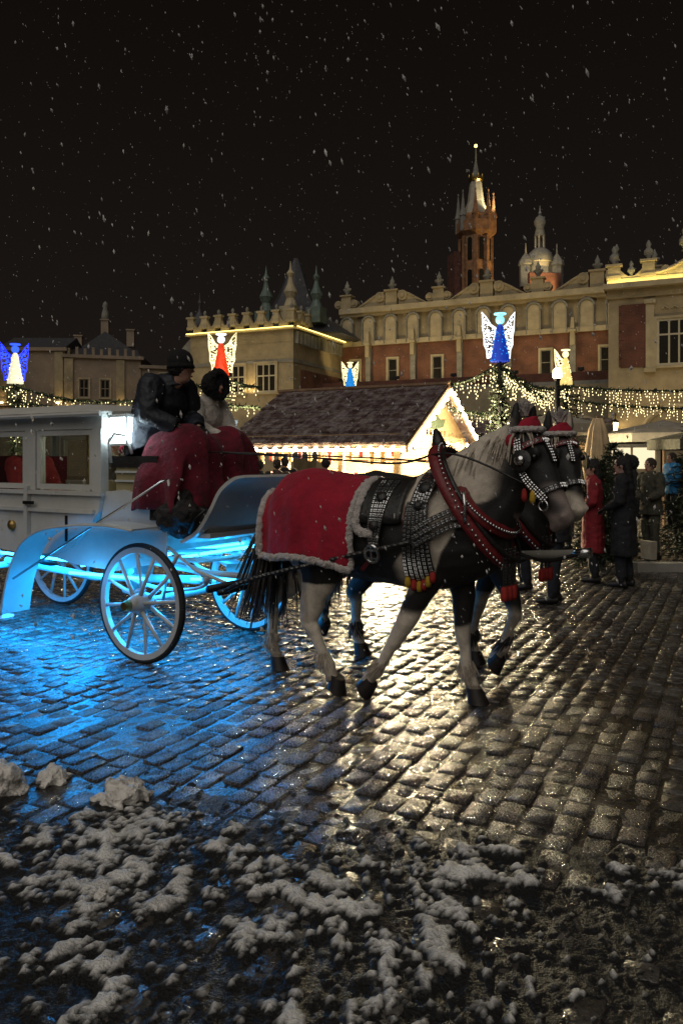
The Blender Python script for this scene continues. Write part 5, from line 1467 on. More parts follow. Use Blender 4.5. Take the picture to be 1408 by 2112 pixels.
def strip_on(r_, name, m, path, w, th=.008, studs=None, rows=2, stud_m='chrome', pitch=.020):
    """flat strap following a path with surface normals, optional rows of metal studs"""
    mb = MB(); rings = []; sd = MB()
    P = [(Vector(a), Vector(n).normalized()) for a, n in path]
    for i, (p, n) in enumerate(P):
        t = (P[min(i + 1, len(P) - 1)][0] - P[max(i - 1, 0)][0]).normalized(); s_ = t.cross(n).normalized()
        rings.append([p + s_ * w / 2 + n * th, p - s_ * w / 2 + n * th, p - s_ * w / 2 - n * th * .3, p + s_ * w / 2 - n * th * .3])
    mb.rings(rings); o = mb.build(name, m, r_)
    if studs:
        for i in range(len(P) - 1):
            (p, n), (p2, n2) = P[i], P[i + 1]; L_ = (p2 - p).length; t = (p2 - p).normalized(); s_ = t.cross(n).normalized()
            k = 0
            while k * pitch < L_:
                for r_i in range(rows):
                    f = (r_i + .5) / rows - .5; c = p + t * (k * pitch) + s_ * f * w * .9 + n * (th + .002)
                    a = s_ * (w * .36 / rows); b = t * pitch * .26; h = n * .006
                    sd.add([c + a + b, c - a + b, c - a - b, c + a - b, c + h], [(0, 1, 4), (1, 2, 4), (2, 3, 4), (3, 0, 4)])
                k += 1
        q = sd.build('studs', stud_m, o, fix=False); tag(q, kind='stuff')
    return o
def side_pt(x, a, lift=.015):
    """point and normal on the near flank; a = angle from the top (0) to the side (90) and below"""
    zc, hh, hw = torso_at(x); s_, c = math.sin(R(a)), math.cos(R(a))
    n = Vector((0, -s_ / hw, c / hh)).normalized()
    return Vector((x, -hw * s_, zc + hh * c)) + n * lift, n
def flank(x0, a0, x1, a1, n=14, lift=.016):
    return [side_pt(x0 + (x1 - x0) * t / n, a0 + (a1 - a0) * t / n, lift) for t in range(n + 1)]
# saddle pad with fleece edge
rings = [[side_pt(x, a, .022)[0] for a in range(-60, 84, 9)] for x in [-.02 + .03 * i for i in range(12)]]
mb = MB(); mb.rings(rings, cap=False, closed=False); pad = mb.build('saddle_pad', 'black_leather', HN, True); md = pad.modifiers.new('thick', 'SOLIDIFY'); md.thickness = .02; md.offset = 1
t = MB(); pp = [side_pt(-.03, a, .03)[0] for a in range(8, 84, 6)] + [side_pt(-.03 + .03 * i, 84 + i * .5, .03)[0] for i in range(1, 6)]
t.tube(pp, .034, 8); t.organic('fleece_edge', 'fleece', pad, voxel=.011, it=2, disp=lambda c: c + noise.noise_vector(c * 40) * .012)
# studded hip drop with rosette and big buckle
for dx in (-.055, 0, .055): strip_on(HN, 'drop_strap', 'black_leather', flank(.14 + dx, 22, .12 + dx * .35, 96, 16, .040), .048, studs=True, rows=2)
def rosette(x, a, r0):
    p, n = side_pt(x, a, .055); mb = MB(); q_ = n.to_track_quat('Z', 'Y').to_matrix().to_4x4(); mb.M = Matrix.Translation(p) @ q_
    mb.lathe([(r0, 0), (r0, .012), (r0 * .7, .022), (r0 * .3, .026)], (0, 0, 0), 16); return mb.build('rosette', 'black_leather', HN, 40)
rosette(.14, 48, .040); rosette(.125, 78, .034)
p, n = side_pt(.115, 104, .055); mb = MB(); mb.M = Matrix.Translation(p) @ n.to_track_quat('Z', 'Y').to_matrix().to_4x4()
pts = [(.045 * math.cos(2 * PI * k / 16) * (1.15), .060 * math.sin(2 * PI * k / 16), .01) for k in range(17)]; mb.tube(pts, .012, 6, cap=False); mb.box((0, 0, .012), (.012, .11, .012)); mb.box((0, .03, .012), (.09, .014, .010)); mb.box((0, -.03, .012), (.09, .014, .010)); mb.build('buckle', 'chrome', HN, 40)
strip_on(HN, 'strap', 'red_leather', flank(.10, 108, -.02, 128, 6, .02), .03)
strip_on(HN, 'back_strap', 'black_leather', [side_pt(x, 3, .02) for x in (.55, .45, .35, .25, .15, .0)], .05)
# shoulder panel: rosettes and six hanging studded strips ending in tassels
for k in range(6):
    x0 = .355 + .024 * k; x1 = .335 + .036 * k; a1 = (150, 154, 156, 154, 150, 146)[k] - 22
    strip_on(HN, 'hanging_strip', 'black_leather', flank(x0, 56, x1, a1, 18, .034), .030, studs=True, rows=2, pitch=.019)
    p, n = side_pt(x1, a1 + 1, .036); mb = MB(); mb.lathe([(.010, 0), (.020, -.015), (.024, -.05), (.016, -.075)], p, 8); mb.build('tassel', 'tassel_yellow' if k % 2 == 0 else 'tassel_red', HN, True)
for dx in (-.05, 0, .05): strip_on(HN, 'shoulder_strap', 'black_leather', flank(.47 + dx, 20, .43 + dx * .8, 60, 10, .045), .048, studs=True, rows=2)
rosette(.45, 44, .042); rosette(.43, 62, .030)
strip_on(HN, 'girth', 'red_leather', flank(.36, 60, .36, 176, 14, .022), .07)
for k in range(3): strip_on(HN, 'breast_strap', 'black_leather', flank(.74, 62 + k * 8, .40, 84 + k * 7, 12, .040), .034, studs=True, rows=2)
# collar: padded ring round the neck base
def collar(r_):
    c0 = Vector((.66, 0, 1.40)); ax = Vector((-math.sin(R(30)), 0, math.cos(R(30)))); pts = []; rad = []
    for k in range(37):
        a = 2 * PI * k / 36; pts.append(c0 + ax * .43 * math.cos(a) + Vector((0, .285 * math.sin(a), 0)) + Vector((.07, 0, 0)) * (1 - math.cos(a)) * .5); rad.append((.042, .055))
    mb = MB(); mb.tube(pts, rad, 10, cap=False); cl = mb.build('collar', 'red_leather', r_, True)
    mb = MB(); mb.tube([p + Vector((.055, 0, .012)) for p in pts], .017, 8, cap=False); mb.build('hames', 'black_leather', cl, True)
    sd = MB()
    for k in range(0, 36):
        for f in (0, .5):
            p = pts[k].lerp(pts[k + 1], f); out = (p - c0); out.x = 0; out = (Vector((.03, 0, 0)) + out.normalized() * .05); sd.ball(p + out, .010, 6, 4)
    q = sd.build('studs', 'chrome', cl, True); tag(q, kind='stuff')
    tp = pts[0]; mb = MB(); mb.tube([tp + Vector((0, 0, -.02)), tp + Vector((-.01, 0, .07)), tp + Vector((-.03, 0, .15))], [.06, .045, .012], 8); mb.build('collar_cap', 'black_leather', cl, True)
    for s_ in (-1, 1):
        mb = MB(); a = pts[9 if s_ > 0 else 27]; mb.tube([a + Vector((.06, s_ * .04, .10)), a + Vector((.075, s_ * .05, 0)), a + Vector((.07, s_ * .04, -.10))], .012, 6); mb.build('hame_bar', 'chrome', cl, True)
    return pts
cp = collar(HN); collar(HF)
# second red breast collar low on the chest with fringe
pts = []
for k in range(19):
    a = -PI * .78 + PI * 1.56 * k / 18; pts.append(Vector((.80 + .17 * math.cos(a) * .9, .27 * math.sin(a) * -1, 1.22 + .16 * (1 - math.cos(a)))))
mb = MB(); mb.tube(pts, [(.030, .05)] * 19, 8); bc = mb.build('breast_collar', 'red_leather', HN, True)
sd = MB()
for i in range(18):
    for f in (0, .33, .66): p = pts[i].lerp(pts[i + 1], f); o = Vector((p.x - .66, p.y, 0)).normalized() * .045; sd.ball(p + o, .011, 6, 4)
q = sd.build('studs', 'chrome', bc, True); tag(q, kind='stuff')
for hrs in (HN, HF):
    for k in range(5):
        y = -.13 + .05 * k; strip_on(hrs, 'chest_fringe', 'black_leather', [(Vector((.985 - abs(y + .03) * .25, y, 1.12 - .04 * j)), Vector((1, y, 0))) for j in range(7)], .034, studs=True, rows=2)
        mb = MB(); mb.lathe([(.010, 0), (.022, -.02), (.026, -.08), (.02, -.10)], (.985 - abs(y + .03) * .25, y, .88), 8); mb.build('chest_tassel', 'tassel_red', hrs, True)
# bridle
def bridle(r_):
    p0, d, up = hp0, hd, hup
    def hp(t, a, lift=.012):
        T = [(0, .115, .092, -.015), (.08, .135, .105, -.02), (.20, .165, .118, -.045), (.32, .150, .107, -.045), (.42, .118, .087, -.025), (.52, .094, .070, -.012), (.62, .085, .062, 0)]
        for A_, B_ in zip(T, T[1:]):
            if t <= B_[0]:
                f = (t - A_[0]) / (B_[0] - A_[0]); dd, w, off = (A_[i] + (B_[i] - A_[i]) * f for i in (1, 2, 3)); break
        c = p0 + d * t + up * off; n = (up * math.cos(R(a)) / dd + Vector((0, -math.sin(R(a)) / w, 0))).normalized()
        return c + up * dd * math.cos(R(a)) + Vector((0, -w * math.sin(R(a)), 0)) + n * lift, n
    for s_ in (1, -1):
        ck = strip_on(r_, 'cheek_strap', 'black_leather', [hp(.04 + .44 * k / 10, s_ * (78 + 10 * math.sin(k / 10 * PI)), .016) for k in range(11)], .062, studs=True, rows=3, pitch=.018)
        bl = hp(.19, s_ * 74, .045); mb = MB(); mb.M = Matrix.Translation(bl[0]) @ bl[1].to_track_quat('Z', 'Y').to_matrix().to_4x4()
        mb.lathe([(.068, 0), (.070, .010), (.045, .020), (.02, .024)], (0, 0, 0), 16); mb.build('blinker', 'black_leather', r_, 40)
        mb = MB(); mb.M = Matrix.Translation(bl[0] + bl[1] * .03) @ bl[1].to_track_quat('Z', 'Y').to_matrix().to_4x4(); mb.lathe([(.036, 0), (.034, .012), (.01, .020)], (0, 0, 0), 14); mb.build('blinker_boss', 'chrome', r_, True)
        b = hp(.50, s_ * 92, .03); mb = MB(); pts = [b[0] + d * .034 * math.cos(2 * PI * k / 14) + up * .034 * math.sin(2 * PI * k / 14) for k in range(15)]; mb.tube(pts, .007, 6, cap=False); mb.build('bit_ring', 'chrome', r_, True)
        b = hp(.40, s_ * 95, .03); mb = MB(); mb.lathe([(.006, .02), (.018, 0), (.021, -.04), (.013, -.065)], b[0], 8); mb.build('cheek_tassel', 'tassel_yellow', r_, True)
        b = hp(.36, s_ * 110, .03); mb = MB(); mb.lathe([(.006, .02), (.018, 0), (.021, -.04), (.013, -.065)], b[0], 8); mb.build('cheek_tassel', 'tassel_red', r_, True)
        b = hp(.02, s_ * 95, .03); mb = MB(); mb.ball(b[0], (.035, .03, .045), 8, 6); mb.build('ear_rosette', 'red_velvet', r_, True)
    strip_on(r_, 'noseband', 'black_leather', [hp(.42, a, .014) for a in range(-120, 121, 15)], .040, studs=True, rows=2, pitch=.018)
    strip_on(r_, 'brow_band', 'red_leather', [hp(.10, a, .016) for a in range(-90, 91, 15)], .035, studs=True, rows=1)
    strip_on(r_, 'face_drop', 'black_leather', [hp(.10 + .02 * k, 0, .014) for k in range(9)], .040, studs=True, rows=2, pitch=.018)
    # red felt cap with white brim and plume between the ears
    mb = MB(); c = p0 + Vector((.02, 0, .045)); rings = []
    for z, rx, ry, dx in ((0, .095, .100, 0), (.025, .092, .096, .005), (.050, .075, .08, .015), (.070, .045, .05, .035), (.085, .018, .02, .07)):
        rings.append([(c.x + dx + rx * math.cos(2 * PI * k / 16), ry * math.sin(2 * PI * k / 16), c.z + z) for k in range(16)])
    mb.rings(rings); cap = mb.build('felt_cap', 'red_velvet', r_, True)
    mb = MB(); mb.tube([(c.x + .105 * math.cos(2 * PI * k / 18), .105 * math.sin(2 * PI * k / 18), c.z) for k in range(19)], .022, 8, cap=False); mb.organic('cap_brim', 'fleece', cap, voxel=.008, it=2, disp=lambda v: v + noise.noise_vector(v * 60) * .008)
    q = random.Random(8); mb = MB(); rt = []; dr = []
    for k in range(150):
        rt.append((c.x - .02 + q.uniform(-.02, .02), q.uniform(-.02, .02), c.z + .09)); dr.append((q.uniform(-.7, .3), q.uniform(-.45, .45), 1))
    strands(mb, rt, dr, .115, .007, q, 1, .5); mb.build('plume', 'fleece', cap, True)
before = set(HN.children); bridle(HN)
for o in set(HN.children) - before: o.matrix_local = head_turn(hp0, R(-20))
before = set(HF.children); bridle(HF)
for o in set(HF.children) - before: o.matrix_local = head_turn(hp0, R(-46))
# reins and traces
tr = MB()
def rope(name, label, pts, r_, m, studded=False):
    mb = MB(); mb.tube(pts, r_, 6); o = mb.build(name, m, None, True); tag(o, label, 'harness strap', 'straps joining horses and carriage')
    if studded:
        sd = MB()
        for a, b in zip(pts, pts[1:]):
            a = Vector(a); b = Vector(b); n_ = int((b - a).length / .035)
            for k in range(n_): p = a.lerp(b, (k + .5) / n_); sd.box(p + Vector((-.006, -.018, .006)), (.018, .008, .012))
        q = sd.build('studs', 'chrome', o); tag(q, kind='stuff')
    return o
def cw(x, y, z): return CR.matrix_basis @ Vector((x, y, z))
def hw_(h, x, y, z): return h.matrix_basis @ Vector((x, y, z))
from mathutils import Euler
bpy.context.view_layer.update()
rope('trace', 'studded black trace along the near side of the near horse', spline([cw(.92, -.78, .68), hw_(HN, -.95, -.36, .80), hw_(HN, -.3, -.385, .98), hw_(HN, .40, -.375, 1.16)], 8), .018, 'black_leather', True)
rope('trace', 'trace on the inner side of the near horse', spline([cw(.92, -.20, .68), hw_(HN, -.95, .34, .80), hw_(HN, -.3, .38, .98), hw_(HN, .40, .37, 1.16)], 8), .018, 'black_leather')
rope('trace', 'trace on the inner side of the far horse', spline([cw(.92, .26, .68), hw_(HF, -.95, -.34, .80), hw_(HF, -.3, -.38, .98), hw_(HF, .40, -.37, 1.16)], 8), .018, 'black_leather')
rope('rein', 'thin black rein from the coachman over the near horse back to its bit', spline([cw(.22, -.22, 1.78), hw_(HN, -.55, -.06, 1.72), hw_(HN, .15, -.08, 1.68), hw_(HN, .66, -.22, 1.74), hw_(HN, 1.28, -.10, 1.46)], 8), .008, 'black_leather')
rope('rein', 'thin black rein from the coachman over the far horse back', spline([cw(.22, -.12, 1.78), hw_(HF, -.55, .0, 1.72), hw_(HF, .15, -.05, 1.68), hw_(HF, .66, -.22, 1.74), hw_(HF, 1.28, -.10, 1.46)], 8), .008, 'black_leather')
rope('pole_strap', 'black strap from the pole tip to the near horse collar', spline([cw(3.42, .04, 1.04), hw_(HN, 1.12, .20, 1.02), hw_(HN, .92, .06, 1.10)], 6), .014, 'black_leather')

# ================================================================= PEOPLE
def person(label, loc, rz, s=1.0, pose=None, coat='coat_black', legs='trouser', hat=None, hair_m='hair_dark', coat_len=.62, coat_fat=1.0, group=None, gloves='black_leather', hood=False, long_hair=False, extra=None, voxel=.014, skirt=None):
    """local x = the way the person faces; joints in metres for a 1.72 m figure"""
    J = dict(pel=(0, 0, .95), wai=(0, 0, 1.10), che=(.01, 0, 1.30), nek=(0, 0, 1.47), hed=(.025, 0, 1.61),
             hpL=(0, .09, .92), hpR=(0, -.09, .92), knL=(.02, .10, .50), knR=(.02, -.10, .50), anL=(-.02, .105, .085), anR=(-.02, -.105, .085),
             shL=(0, .185, 1.415), shR=(0, -.185, 1.415), elL=(-.03, .25, 1.14), elR=(-.03, -.25, 1.14), haL=(.08, .24, .92), haR=(.08, -.24, .92), face=0.0)
    if pose: J.update(pose)
    V = {k: (Vector(v) if hasattr(v, '__len__') else v) for k, v in J.items()}
    r_ = empty('person', loc, rz, label, 'person', group); r_.scale = (s, s, s)
    def lf(mb, secs, n=14):
        ring = []
        for i, (c, a, b) in enumerate(secs):
            c = Vector(c); p = Vector(secs[max(0, i - 1)][0]); q = Vector(secs[min(len(secs) - 1, i + 1)][0]); t = (q - p).normalized()
            sd = Vector((0, 1, 0)); fw = sd.cross(t).normalized()
            ring.append([c + fw * a * math.cos(2 * PI * k / n) + sd * b * math.sin(2 * PI * k / n) for k in range(n)])
        mb.rings(ring)
    body = MB()
    lf(body, [(V['pel'] - Vector((0, 0, .06)), .10, .15), (V['pel'], .115, .165), (V['wai'], .10, .14), (V['che'], .12, .165), ((V['che'] + V['nek']) / 2 + Vector((0, 0, .02)), .095, .15), (V['nek'], .055, .06)])
    hd = V['hed']; fa = V['face']; F_ = Vector((math.cos(fa), math.sin(fa), 0)); S_ = Vector((-F_.y, F_.x, 0))
    body.tube([V['nek'] - Vector((0, 0, .05)), hd - Vector((0, 0, .07))], .052, 10)
    body.ball(hd + Vector((0, 0, .02)), (.095, .078, .108), 14, 10); body.ball(hd + F_ * .028 - Vector((0, 0, .055)), (.062, .056, .065), 12, 8)
    body.tube([hd + F_ * .085 + Vector((0, 0, .03)), hd + F_ * .108 - Vector((0, 0, .018)), hd + F_ * .085 - Vector((0, 0, .03))], [.010, .016, .010], 6)
    for sd in (-1, 1): body.ball(hd + S_ * sd * .078 - F_ * .01, (.022, .012, .03), 8, 6)
    for k in 'LR':
        body.tube([V['sh' + k], V['el' + k], V['ha' + k]], [.058, .044, .030], 10)
        body.tube([V['hp' + k], V['kn' + k], V['an' + k]], [.085, .058, .042], 10)
        a = V['an' + k]; fw = (V['kn' + k] - V['hp' + k]); fw.z = 0
        ft = pose and pose.get('foot') or (1, 0, 0); ft = Vector(ft)
        body.tube([a - ft * .05 + Vector((0, 0, -.04)), a + ft * .07 + Vector((0, 0, -.05)), a + ft * .17 + Vector((0, 0, -.06))], [.04, .042, .028], 8)
    b_ = body.organic('body', 'skin', r_, voxel=voxel, it=3)
    for sd in (-1, 1):
        e = MB(); e.ball(hd + F_ * .080 + S_ * sd * .032 + Vector((0, 0, .022)), .012, 8, 6); e.build('eye', 'eye', r_, True)
    e = MB(); e.tube([hd + F_ * .088 - S_ * .022 - Vector((0, 0, .058)), hd + F_ * .094 - Vector((0, 0, .060)), hd + F_ * .088 + S_ * .022 - Vector((0, 0, .058))], .006, 5); e.build('mouth', 'tassel_red', r_, True)
    # hands with thumb and four fingers
    for k in 'LR':
        h = V['ha' + k]; d = (h - V['el' + k]).normalized(); side = d.cross(Vector((0, 0, 1)));
        if side.length < .1: side = Vector((0, 1, 0))
        side.normalize(); nn = side.cross(d).normalized()
        m_ = MB(); m_.tube([h - d * .05, h, h + d * .04, h + d * .085], [(.03, .034), (.022, .04), (.018, .044), (.014, .042)], 10)
        for i, l in enumerate((.065, .078, .072, .055)):
            o = side * (-.033 + .022 * i); a = h + d * .08 + o; m_.tube([a, a + d * l * .5 - nn * .012, a + d * l * .75 - nn * .040], [.0105, .010, .008], 6)
        sg = 1 if k == 'L' else -1; a = h + d * .01 - side * .036; m_.tube([a, a - side * .03 + d * .03 - nn * .008, a - side * .035 + d * .065 - nn * .02], [.013, .012, .009], 6)
        m_.build('glove', gloves, r_, True)
    # trousers and boots
    t = MB()
    lf(t, [(V['pel'] - Vector((0, 0, .08)), .12, .17), (V['pel'] + Vector((0, 0, .06)), .125, .175)])
    for k in 'LR':
        t.tube([V['hp' + k], (V['hp' + k] + V['kn' + k]) / 2, V['kn' + k], (V['kn' + k] + V['an' + k]) / 2, V['an' + k] + (V['kn' + k] - V['an' + k]) * .12], [.108, .095, .078, .072, .068], 10)
    t.organic('trousers', legs, r_, voxel=voxel, it=3, disp=lambda c: c + noise.noise_vector(c * 9) * .010)
    for k in 'LR':
        a = V['an' + k]; ft = Vector(pose.get('foot', (1, 0, 0))) if pose else Vector((1, 0, 0)); m_ = MB()
        m_.tube([a + (V['kn' + k] - a) * .25, a], [.062, .055], 10)
        m_.tube([a - ft * .075 + Vector((0, 0, -.035)), a + ft * .03 + Vector((0, 0, -.04)), a + ft * .12 + Vector((0, 0, -.048)), a + ft * .20 + Vector((0, 0, -.052))], [(.045, .042), (.05, .048), (.04, .05), (.022, .035)], 10)
        m_.organic('boot', 'boot', r_, voxel=voxel, it=2)
    # coat: torso, sleeves, hem
    c = MB(); f = coat_fat; zh = V['pel'].z - (coat_len - .45)
    sit = pose and pose.get('sit')
    if sit: lf(c, [(V['pel'] - Vector((-.02, 0, .09)), .20 * f, .23 * f), (V['pel'] - Vector((0, 0, .05)), .18 * f, .22 * f), (V['pel'] + Vector((0, 0, .08)), .155 * f, .20 * f), (V['wai'], .15 * f, .195 * f), (V['che'], .155 * f, .205 * f), ((V['che'] + V['nek']) / 2 + Vector((0, 0, .05)), .115 * f, .175 * f), (V['nek'] + Vector((0, 0, .015)), .075, .08)])
    else: lf(c, [((V['pel'].x, V['pel'].y, zh), .165 * f, .225 * f), ((V['pel'].x, V['pel'].y, (zh + V['pel'].z) / 2), .155 * f, .215 * f), (V['pel'], .145 * f, .20 * f), (V['wai'], .13 * f, .18 * f), (V['che'], .145 * f, .20 * f), ((V['che'] + V['nek']) / 2 + Vector((0, 0, .05)), .11 * f, .175 * f), (V['nek'] + Vector((0, 0, .015)), .072, .08)])
    for k in 'LR':
        c.tube([V['sh' + k], (V['sh' + k] + V['el' + k]) / 2, V['el' + k], (V['el' + k] + V['ha' + k]) / 2, V['ha' + k] - (V['ha' + k] - V['el' + k]) * .10], [.095 * f, .085 * f, .078 * f, .066 * f, .054 * f], 10)
        c.ball(V['sh' + k], .090 * f, 10, 7)
    c.tube([V['nek'] - Vector((0, 0, .04)), V['nek'] + Vector((0, 0, .055))], [.098, .078], 12)
    c.organic('coat', coat, r_, voxel=voxel, it=2, disp=lambda c: c + noise.noise_vector(Vector((c.x * 7, c.y * 7, c.z * 13))) * .014 + noise.noise_vector(c * 26) * .005)
    # hair and hat
    m_ = MB(); m_.ball(hd + Vector((0, 0, .035)) - F_ * .018, (.106, .092, .108), 14, 9)
    if long_hair: m_.tube([hd - F_ * .06 + Vector((0, 0, .03)), hd - F_ * .09 - Vector((0, 0, .12)), hd - F_ * .10 - Vector((0, 0, .28))], [(.06, .085), (.05, .085), (.03, .06)], 10)
    m_.organic('hair', hair_m, r_, voxel=voxel * .8, it=2, disp=lambda c: c + noise.noise_vector(c * 40) * .008)
    if hat == 'beanie':
        m_ = MB(); m_.ball(hd + Vector((0, 0, .065)) - F_ * .005, (.118, .106, .105), 14, 8); m_.tube([hd + Vector((.106 * math.cos(2 * PI * k / 16), .095 * math.sin(2 * PI * k / 16), .020)) for k in range(17)], .020, 6, cap=False)
        m_.organic('beanie', 'knit_black', r_, voxel=.010, it=2)
    if hat == 'fur' or hood:
        m_ = MB(); m_.ball(hd + Vector((0, 0, .02)) - F_ * .03, (.128, .128, .145), 14, 9); m_.tube([hd + F_ * .05 + S_ * .105 * math.cos(2 * PI * k / 16) + Vector((0, 0, .02 + .13 * math.sin(2 * PI * k / 16))) for k in range(17)], .048, 8, cap=False)
        m_.organic('hood', 'knit_black' if hat == 'fur' else coat, r_, voxel=.012, it=1, disp=lambda c: c + noise.noise_vector(c * 34) * .018)
    return r_
sit = dict(sit=True, pel=(0, 0, .12), wai=(.02, 0, .28), che=(.08, 0, .50), nek=(.15, 0, .66), hed=(.22, 0, .79), hpL=(.04, .10, .10), hpR=(.04, -.10, .10), knL=(.50, .16, .05), knR=(.50, -.16, .05), anL=(.56, .15, -.38), anR=(.56, -.15, -.38),
           shL=(.11, .20, .60), shR=(.11, -.20, .60), elL=(.22, .25, .36), elR=(.22, -.25, .36), haL=(.46, .12, .24), haR=(.46, -.14, .24))
def on_box(x, y, z): return CR.matrix_basis @ Vector((x, y, z))
A_ = R(-31)
dr = dict(sit); dr.update(elR=(.20, -.26, .34), haR=(.42, -.12, .24), elL=(.20, .26, .34), haL=(.42, .10, .24), knL=(.46, .13, .05), knR=(.46, -.13, .05), che=(.12, 0, .50), nek=(.22, 0, .64), hed=(.31, 0, .735), shL=(.17, .20, .585), shR=(.17, -.20, .585), face=.85)
person('coachman in dark navy jacket and black beanie hunched on the box of the carriage', on_box(-.36, -.22, 1.73), A_, 1.08, dr, 'jacket_navy', 'trouser', 'beanie', coat_fat=1.26, group='pair on the carriage box')
dr2 = dict(sit); dr2.update(face=-.1)
person('passenger in white jacket and black fur hood seated beside the coachman', on_box(-.27, .30, 1.68), A_, .92, dr2, 'coat_white', 'trouser', 'fur', coat_fat=1.1, group='pair on the carriage box')
# wine red lap blanket over the knees of both
def lap_blanket():
    r_ = empty('lap_blanket', on_box(0, 0, 0), A_, 'wine red lap blanket hanging over the knees of the two on the carriage box', 'blanket')
    rings = []
    prof = [(-.27, 1.62), (-.27, 1.80), (-.20, 1.93), (-.06, 1.975), (.12, 1.98), (.23, 1.93), (.28, 1.80), (.28, 1.62), (.30, 1.45), (.34, 1.29)]
    N = 30
    pf = spline(prof, 3)
    for i in range(N + 1):
        y = -.51 + 1.03 * i / N; e = min(1, min(i, N - i) / 4.0)
        row = []
        for j, p in enumerate(pf):
            x, z = p[0], p[1]; hang = smooth01(10, 27, j)
            knee = .05 * math.cos((y + .28) * 2 * PI / .56) * smooth01(6, 12, j) * (1 - hang * .4)
            fold = (.045 * math.sin(y * 24 + j * .15 + 2 * noise.noise((y * 3, z * 3, 0))) + .02 * math.sin(y * 51 + j * .1)) * (.25 + .75 * hang) + .05 * noise.noise((x * 5, y * 5, z * 5))
            zz = z + knee * (1 - hang) - (1 - e) ** 2 * .30 * (1 - .3 * hang); xx = x + fold + knee * hang
            yy = y + (.05 * (1 - e)) * (-1 if y < 0 else 1)
            row.append((xx, yy, zz))
        rings.append(row)
    # side fall on the near and far ends
    first = [[(p[0] * .98, p[1] - .05 + .03 * math.sin(p[0] * 18), p[2] - d) for p in rings[0]] for d in (.42, .28, .14)]
    first = [[(x, y, max(z, 1.28)) for x, y, z in row] for row in first]
    mb = MB(); mb.rings(first + rings, cap=False, closed=False); b = mb.build('cloth', 'wine_blanket', r_, True)
    sm = b.modifiers.new('thick', 'SOLIDIFY'); sm.thickness = .02
    mb = MB()
    for k in range(3): mb.ball((.42 + .05 * k, -.30 + .10 * k, 1.30 - .04 * k), (.11, .09, .05), 10, 6)
    return r_
lap_blanket()
bag = MB()
for k, (x, y, z, r_) in enumerate(((.02, -.40, 1.24, .15), (.12, -.34, 1.20, .17), (.20, -.42, 1.28, .13), (.05, -.30, 1.38, .12), (.25, -.3, 1.2, .12))): bag.ball((x, y, z), (r_, r_ * .85, r_ * .9), 10, 7)
o = bag.organic('fur_rug', 'hair_dark', None, voxel=.016, it=2, disp=lambda c: c + noise.noise_vector(c * 22) * .022)
o.location = on_box(.16, -.16, -.02); o.rotation_euler = (0, 0, A_); tag(o, 'black shaggy fur rug bundled at the coachman feet on the footboard', 'rug')
# passengers inside the cabin
person('passenger with pale face in the rear window of the carriage', on_box(-2.22, -.22, 1.10), A_, .95, dict(sit, face=-.9), 'coat_red', 'trouser', None, 'hair_brown', voxel=.018)
person('dark clothed passenger behind the front window of the carriage', on_box(-.92, .12, 1.10), A_ + PI, .95, dict(sit, face=.9), 'coat_brown', 'trouser', 'beanie', voxel=.018)

# bystanders on the right
CG = 'bystanders right of the horses'
stand = dict(elR=(.02, -.24, 1.15), haR=(.20, -.16, 1.05), elL=(.02, .24, 1.15), haL=(.20, .16, 1.05))
person('woman in long dark red coat and black boots watching the horses', (3.53, 10.9, 0), R(165), .985, dict(stand, face=.2), 'coat_red', 'trouser', None, 'hair_dark', .98, 1.02, CG, long_hair=True)
person('person in long black coat standing right of the red coat', (3.80, 10.45, 0), R(150), 1.01, dict(stand, knL=(.03, .08, .5), knR=(.0, -.08, .5), anL=(.02, .09, .085), anR=(-.05, -.09, .085)), 'coat_black', 'trouser', None, 'hair_dark', .98, 1.06, CG, long_hair=True)
person('person in mottled olive jacket behind the black coat', (5.30, 13.3, 0), R(200), 1.0, stand, 'coat_olive', 'coat_olive', None, 'hair_brown', .62, 1.05, CG)
person('person in dark hooded coat at the back of the group', (5.45, 14.6, 0), R(170), 1.02, None, 'coat_black', 'trouser', None, 'hair_dark', .8, 1.0, CG, hood=True)
person('child in bright blue jacket carried high at the right edge', (6.05, 14.2, .45), R(190), .80, stand, 'coat_blue', 'trouser', None, 'hair_brown', .6, 1.05, CG)
person('person in dark brown coat holding up the child in blue', (6.25, 14.35, 0), R(185), .98, dict(stand, haR=(.22, -.18, 1.25), haL=(.22, .18, 1.25)), 'coat_brown', 'trouser', 'beanie', 'hair_dark', .7, 1.05, CG)
person('person in dark blue trousers standing behind the horse muzzles', (2.56, 9.3, 0), R(175), 1.0, dict(stand, knL=(.02, .09, .5), anL=(.06, .10, .085)), 'coat_black', 'trouser', 'beanie', 'hair_dark', .66, 1.05, CG)
person('person with only dark legs showing under the near horse head', (2.42, 10.3, 0), R(180), .97, stand, 'coat_brown', 'trouser', None, 'hair_brown', .6, 1.0, CG)
person('person in brown coat behind the far horse, near the folded parasol', (4.25, 14.8, 0), R(200), .99, stand, 'coat_brown', 'trouser', 'beanie', 'hair_dark', .7, 1.0, CG)
person('shopper in a dark coat glimpsed between the folded parasol and the far horse ears', (5.0, 17.2, 0), R(120), 1.0, None, 'coat_black', 'trouser', None, 'hair_dark', .7, 1.0, CG, voxel=.02)
person('tall person in pale jacket before the lit shop window', (6.3, 17.6, 0), R(230), 1.06, stand, 'coat_white', 'trouser', 'beanie', 'hair_dark', .6, 1.0, CG, voxel=.02)
person('person in red jacket deep in the group before the lit shop window', (5.75, 16.6, 0), R(210), .96, stand, 'coat_red', 'trouser', None, 'hair_brown', .6, 1.0, CG, voxel=.02)
hb = empty('shopping_bag', (4.12, 10.42, 0), R(20), 'white paper bag hanging beside the black coat', 'bag')
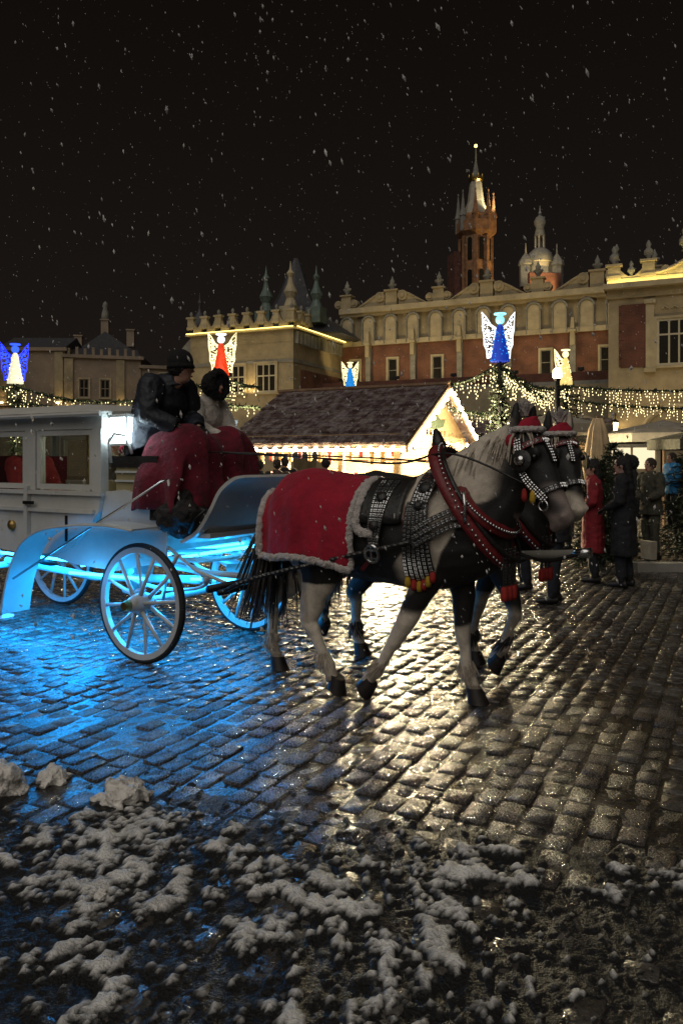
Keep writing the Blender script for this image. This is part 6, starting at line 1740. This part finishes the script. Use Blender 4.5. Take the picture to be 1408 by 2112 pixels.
mb = MB(); mb.box((0, 0, .50), (.09, .20, .24), taper=1.06); mb.build('bag_body', 'canvas_pale', hb)
mb = MB(); mb.tube([(0, -.08, .67), (0, -.05, .84), (0, .05, .84), (0, .08, .67)], .007, 5); mb.build('bag_handle', 'dark_iron', hb)
# shoppers at the stall, only heads show above the horse
SG = 'shoppers at the glowing stall'
for i, (u, y, s_, hm, ct, lb) in enumerate(((535, 15.6, .98, 'hair_dark', 'coat_black', 'leftmost shopper head just right of the lap blanket'), (572, 16.0, .99, 'hair_brown', 'coat_brown', 'shopper with brown hair, second head from the left before the stall'),
        (588, 16.9, 1.02, 'hair_dark', 'coat_black', 'taller shopper behind the second head before the stall'), (672, 15.8, 1.0, 'hair_dark', 'coat_olive', 'shopper with dark hair above the middle of the red blanket'))):
    person(lb, ((u - 704) / 1600 * y, y, 0), R(80 + 15 * i), s_, None, ct, 'trouser', None, hm, .7, 1.0, SG, voxel=.02)

# ================================================================= FALLING SNOW
q = random.Random(21); fl = MB()
for k in range(6500):
    y = 1.6 + 20 * q.random() ** 1.4
    x = q.uniform(-.60, .60) * y; z = 1.7 + q.uniform(-.25, .72) * y
    if z < .05 or z > 12: continue
    r_ = (.0011 + .0034 * q.random() ** 2.6) * (1 + .06 * y)
    ax = Vector((q.gauss(-.25, .2), q.gauss(0, .2), 1)).normalized(); M = Matrix.Translation((x, y, z)) @ ax.to_track_quat('Z', 'Y').to_matrix().to_4x4()
    fl.M = M; fl.octa((0, 0, 0), (r_, r_ * q.uniform(.6, 1), r_ * q.uniform(1.2, 2.6)))
for k in range(170):                                   # nearer, fatter clumps of flakes
    y = q.uniform(1.5, 6); x = q.uniform(-.5, .5) * y; z = 1.7 + q.uniform(-.1, .65) * y
    r_ = q.uniform(.0022, .0042) * (y / 2.5) ** .6
    ax = Vector((q.gauss(-.3, .15), q.gauss(0, .2), 1)).normalized(); fl.M = Matrix.Translation((x, y, z)) @ ax.to_track_quat('Z', 'Y').to_matrix().to_4x4()
    for j in range(3): fl.octa((q.gauss(0, r_ * .5), q.gauss(0, r_ * .5), q.gauss(0, r_ * 1.2)), (r_ * q.uniform(.5, 1), r_ * .7, r_ * q.uniform(1, 2)))
fl.M = Matrix.Identity(4)
o = fl.build('snowfall', 'flake', None, fix=False); tag(o, 'falling snowflakes in the night air', 'snowfall', kind='stuff')
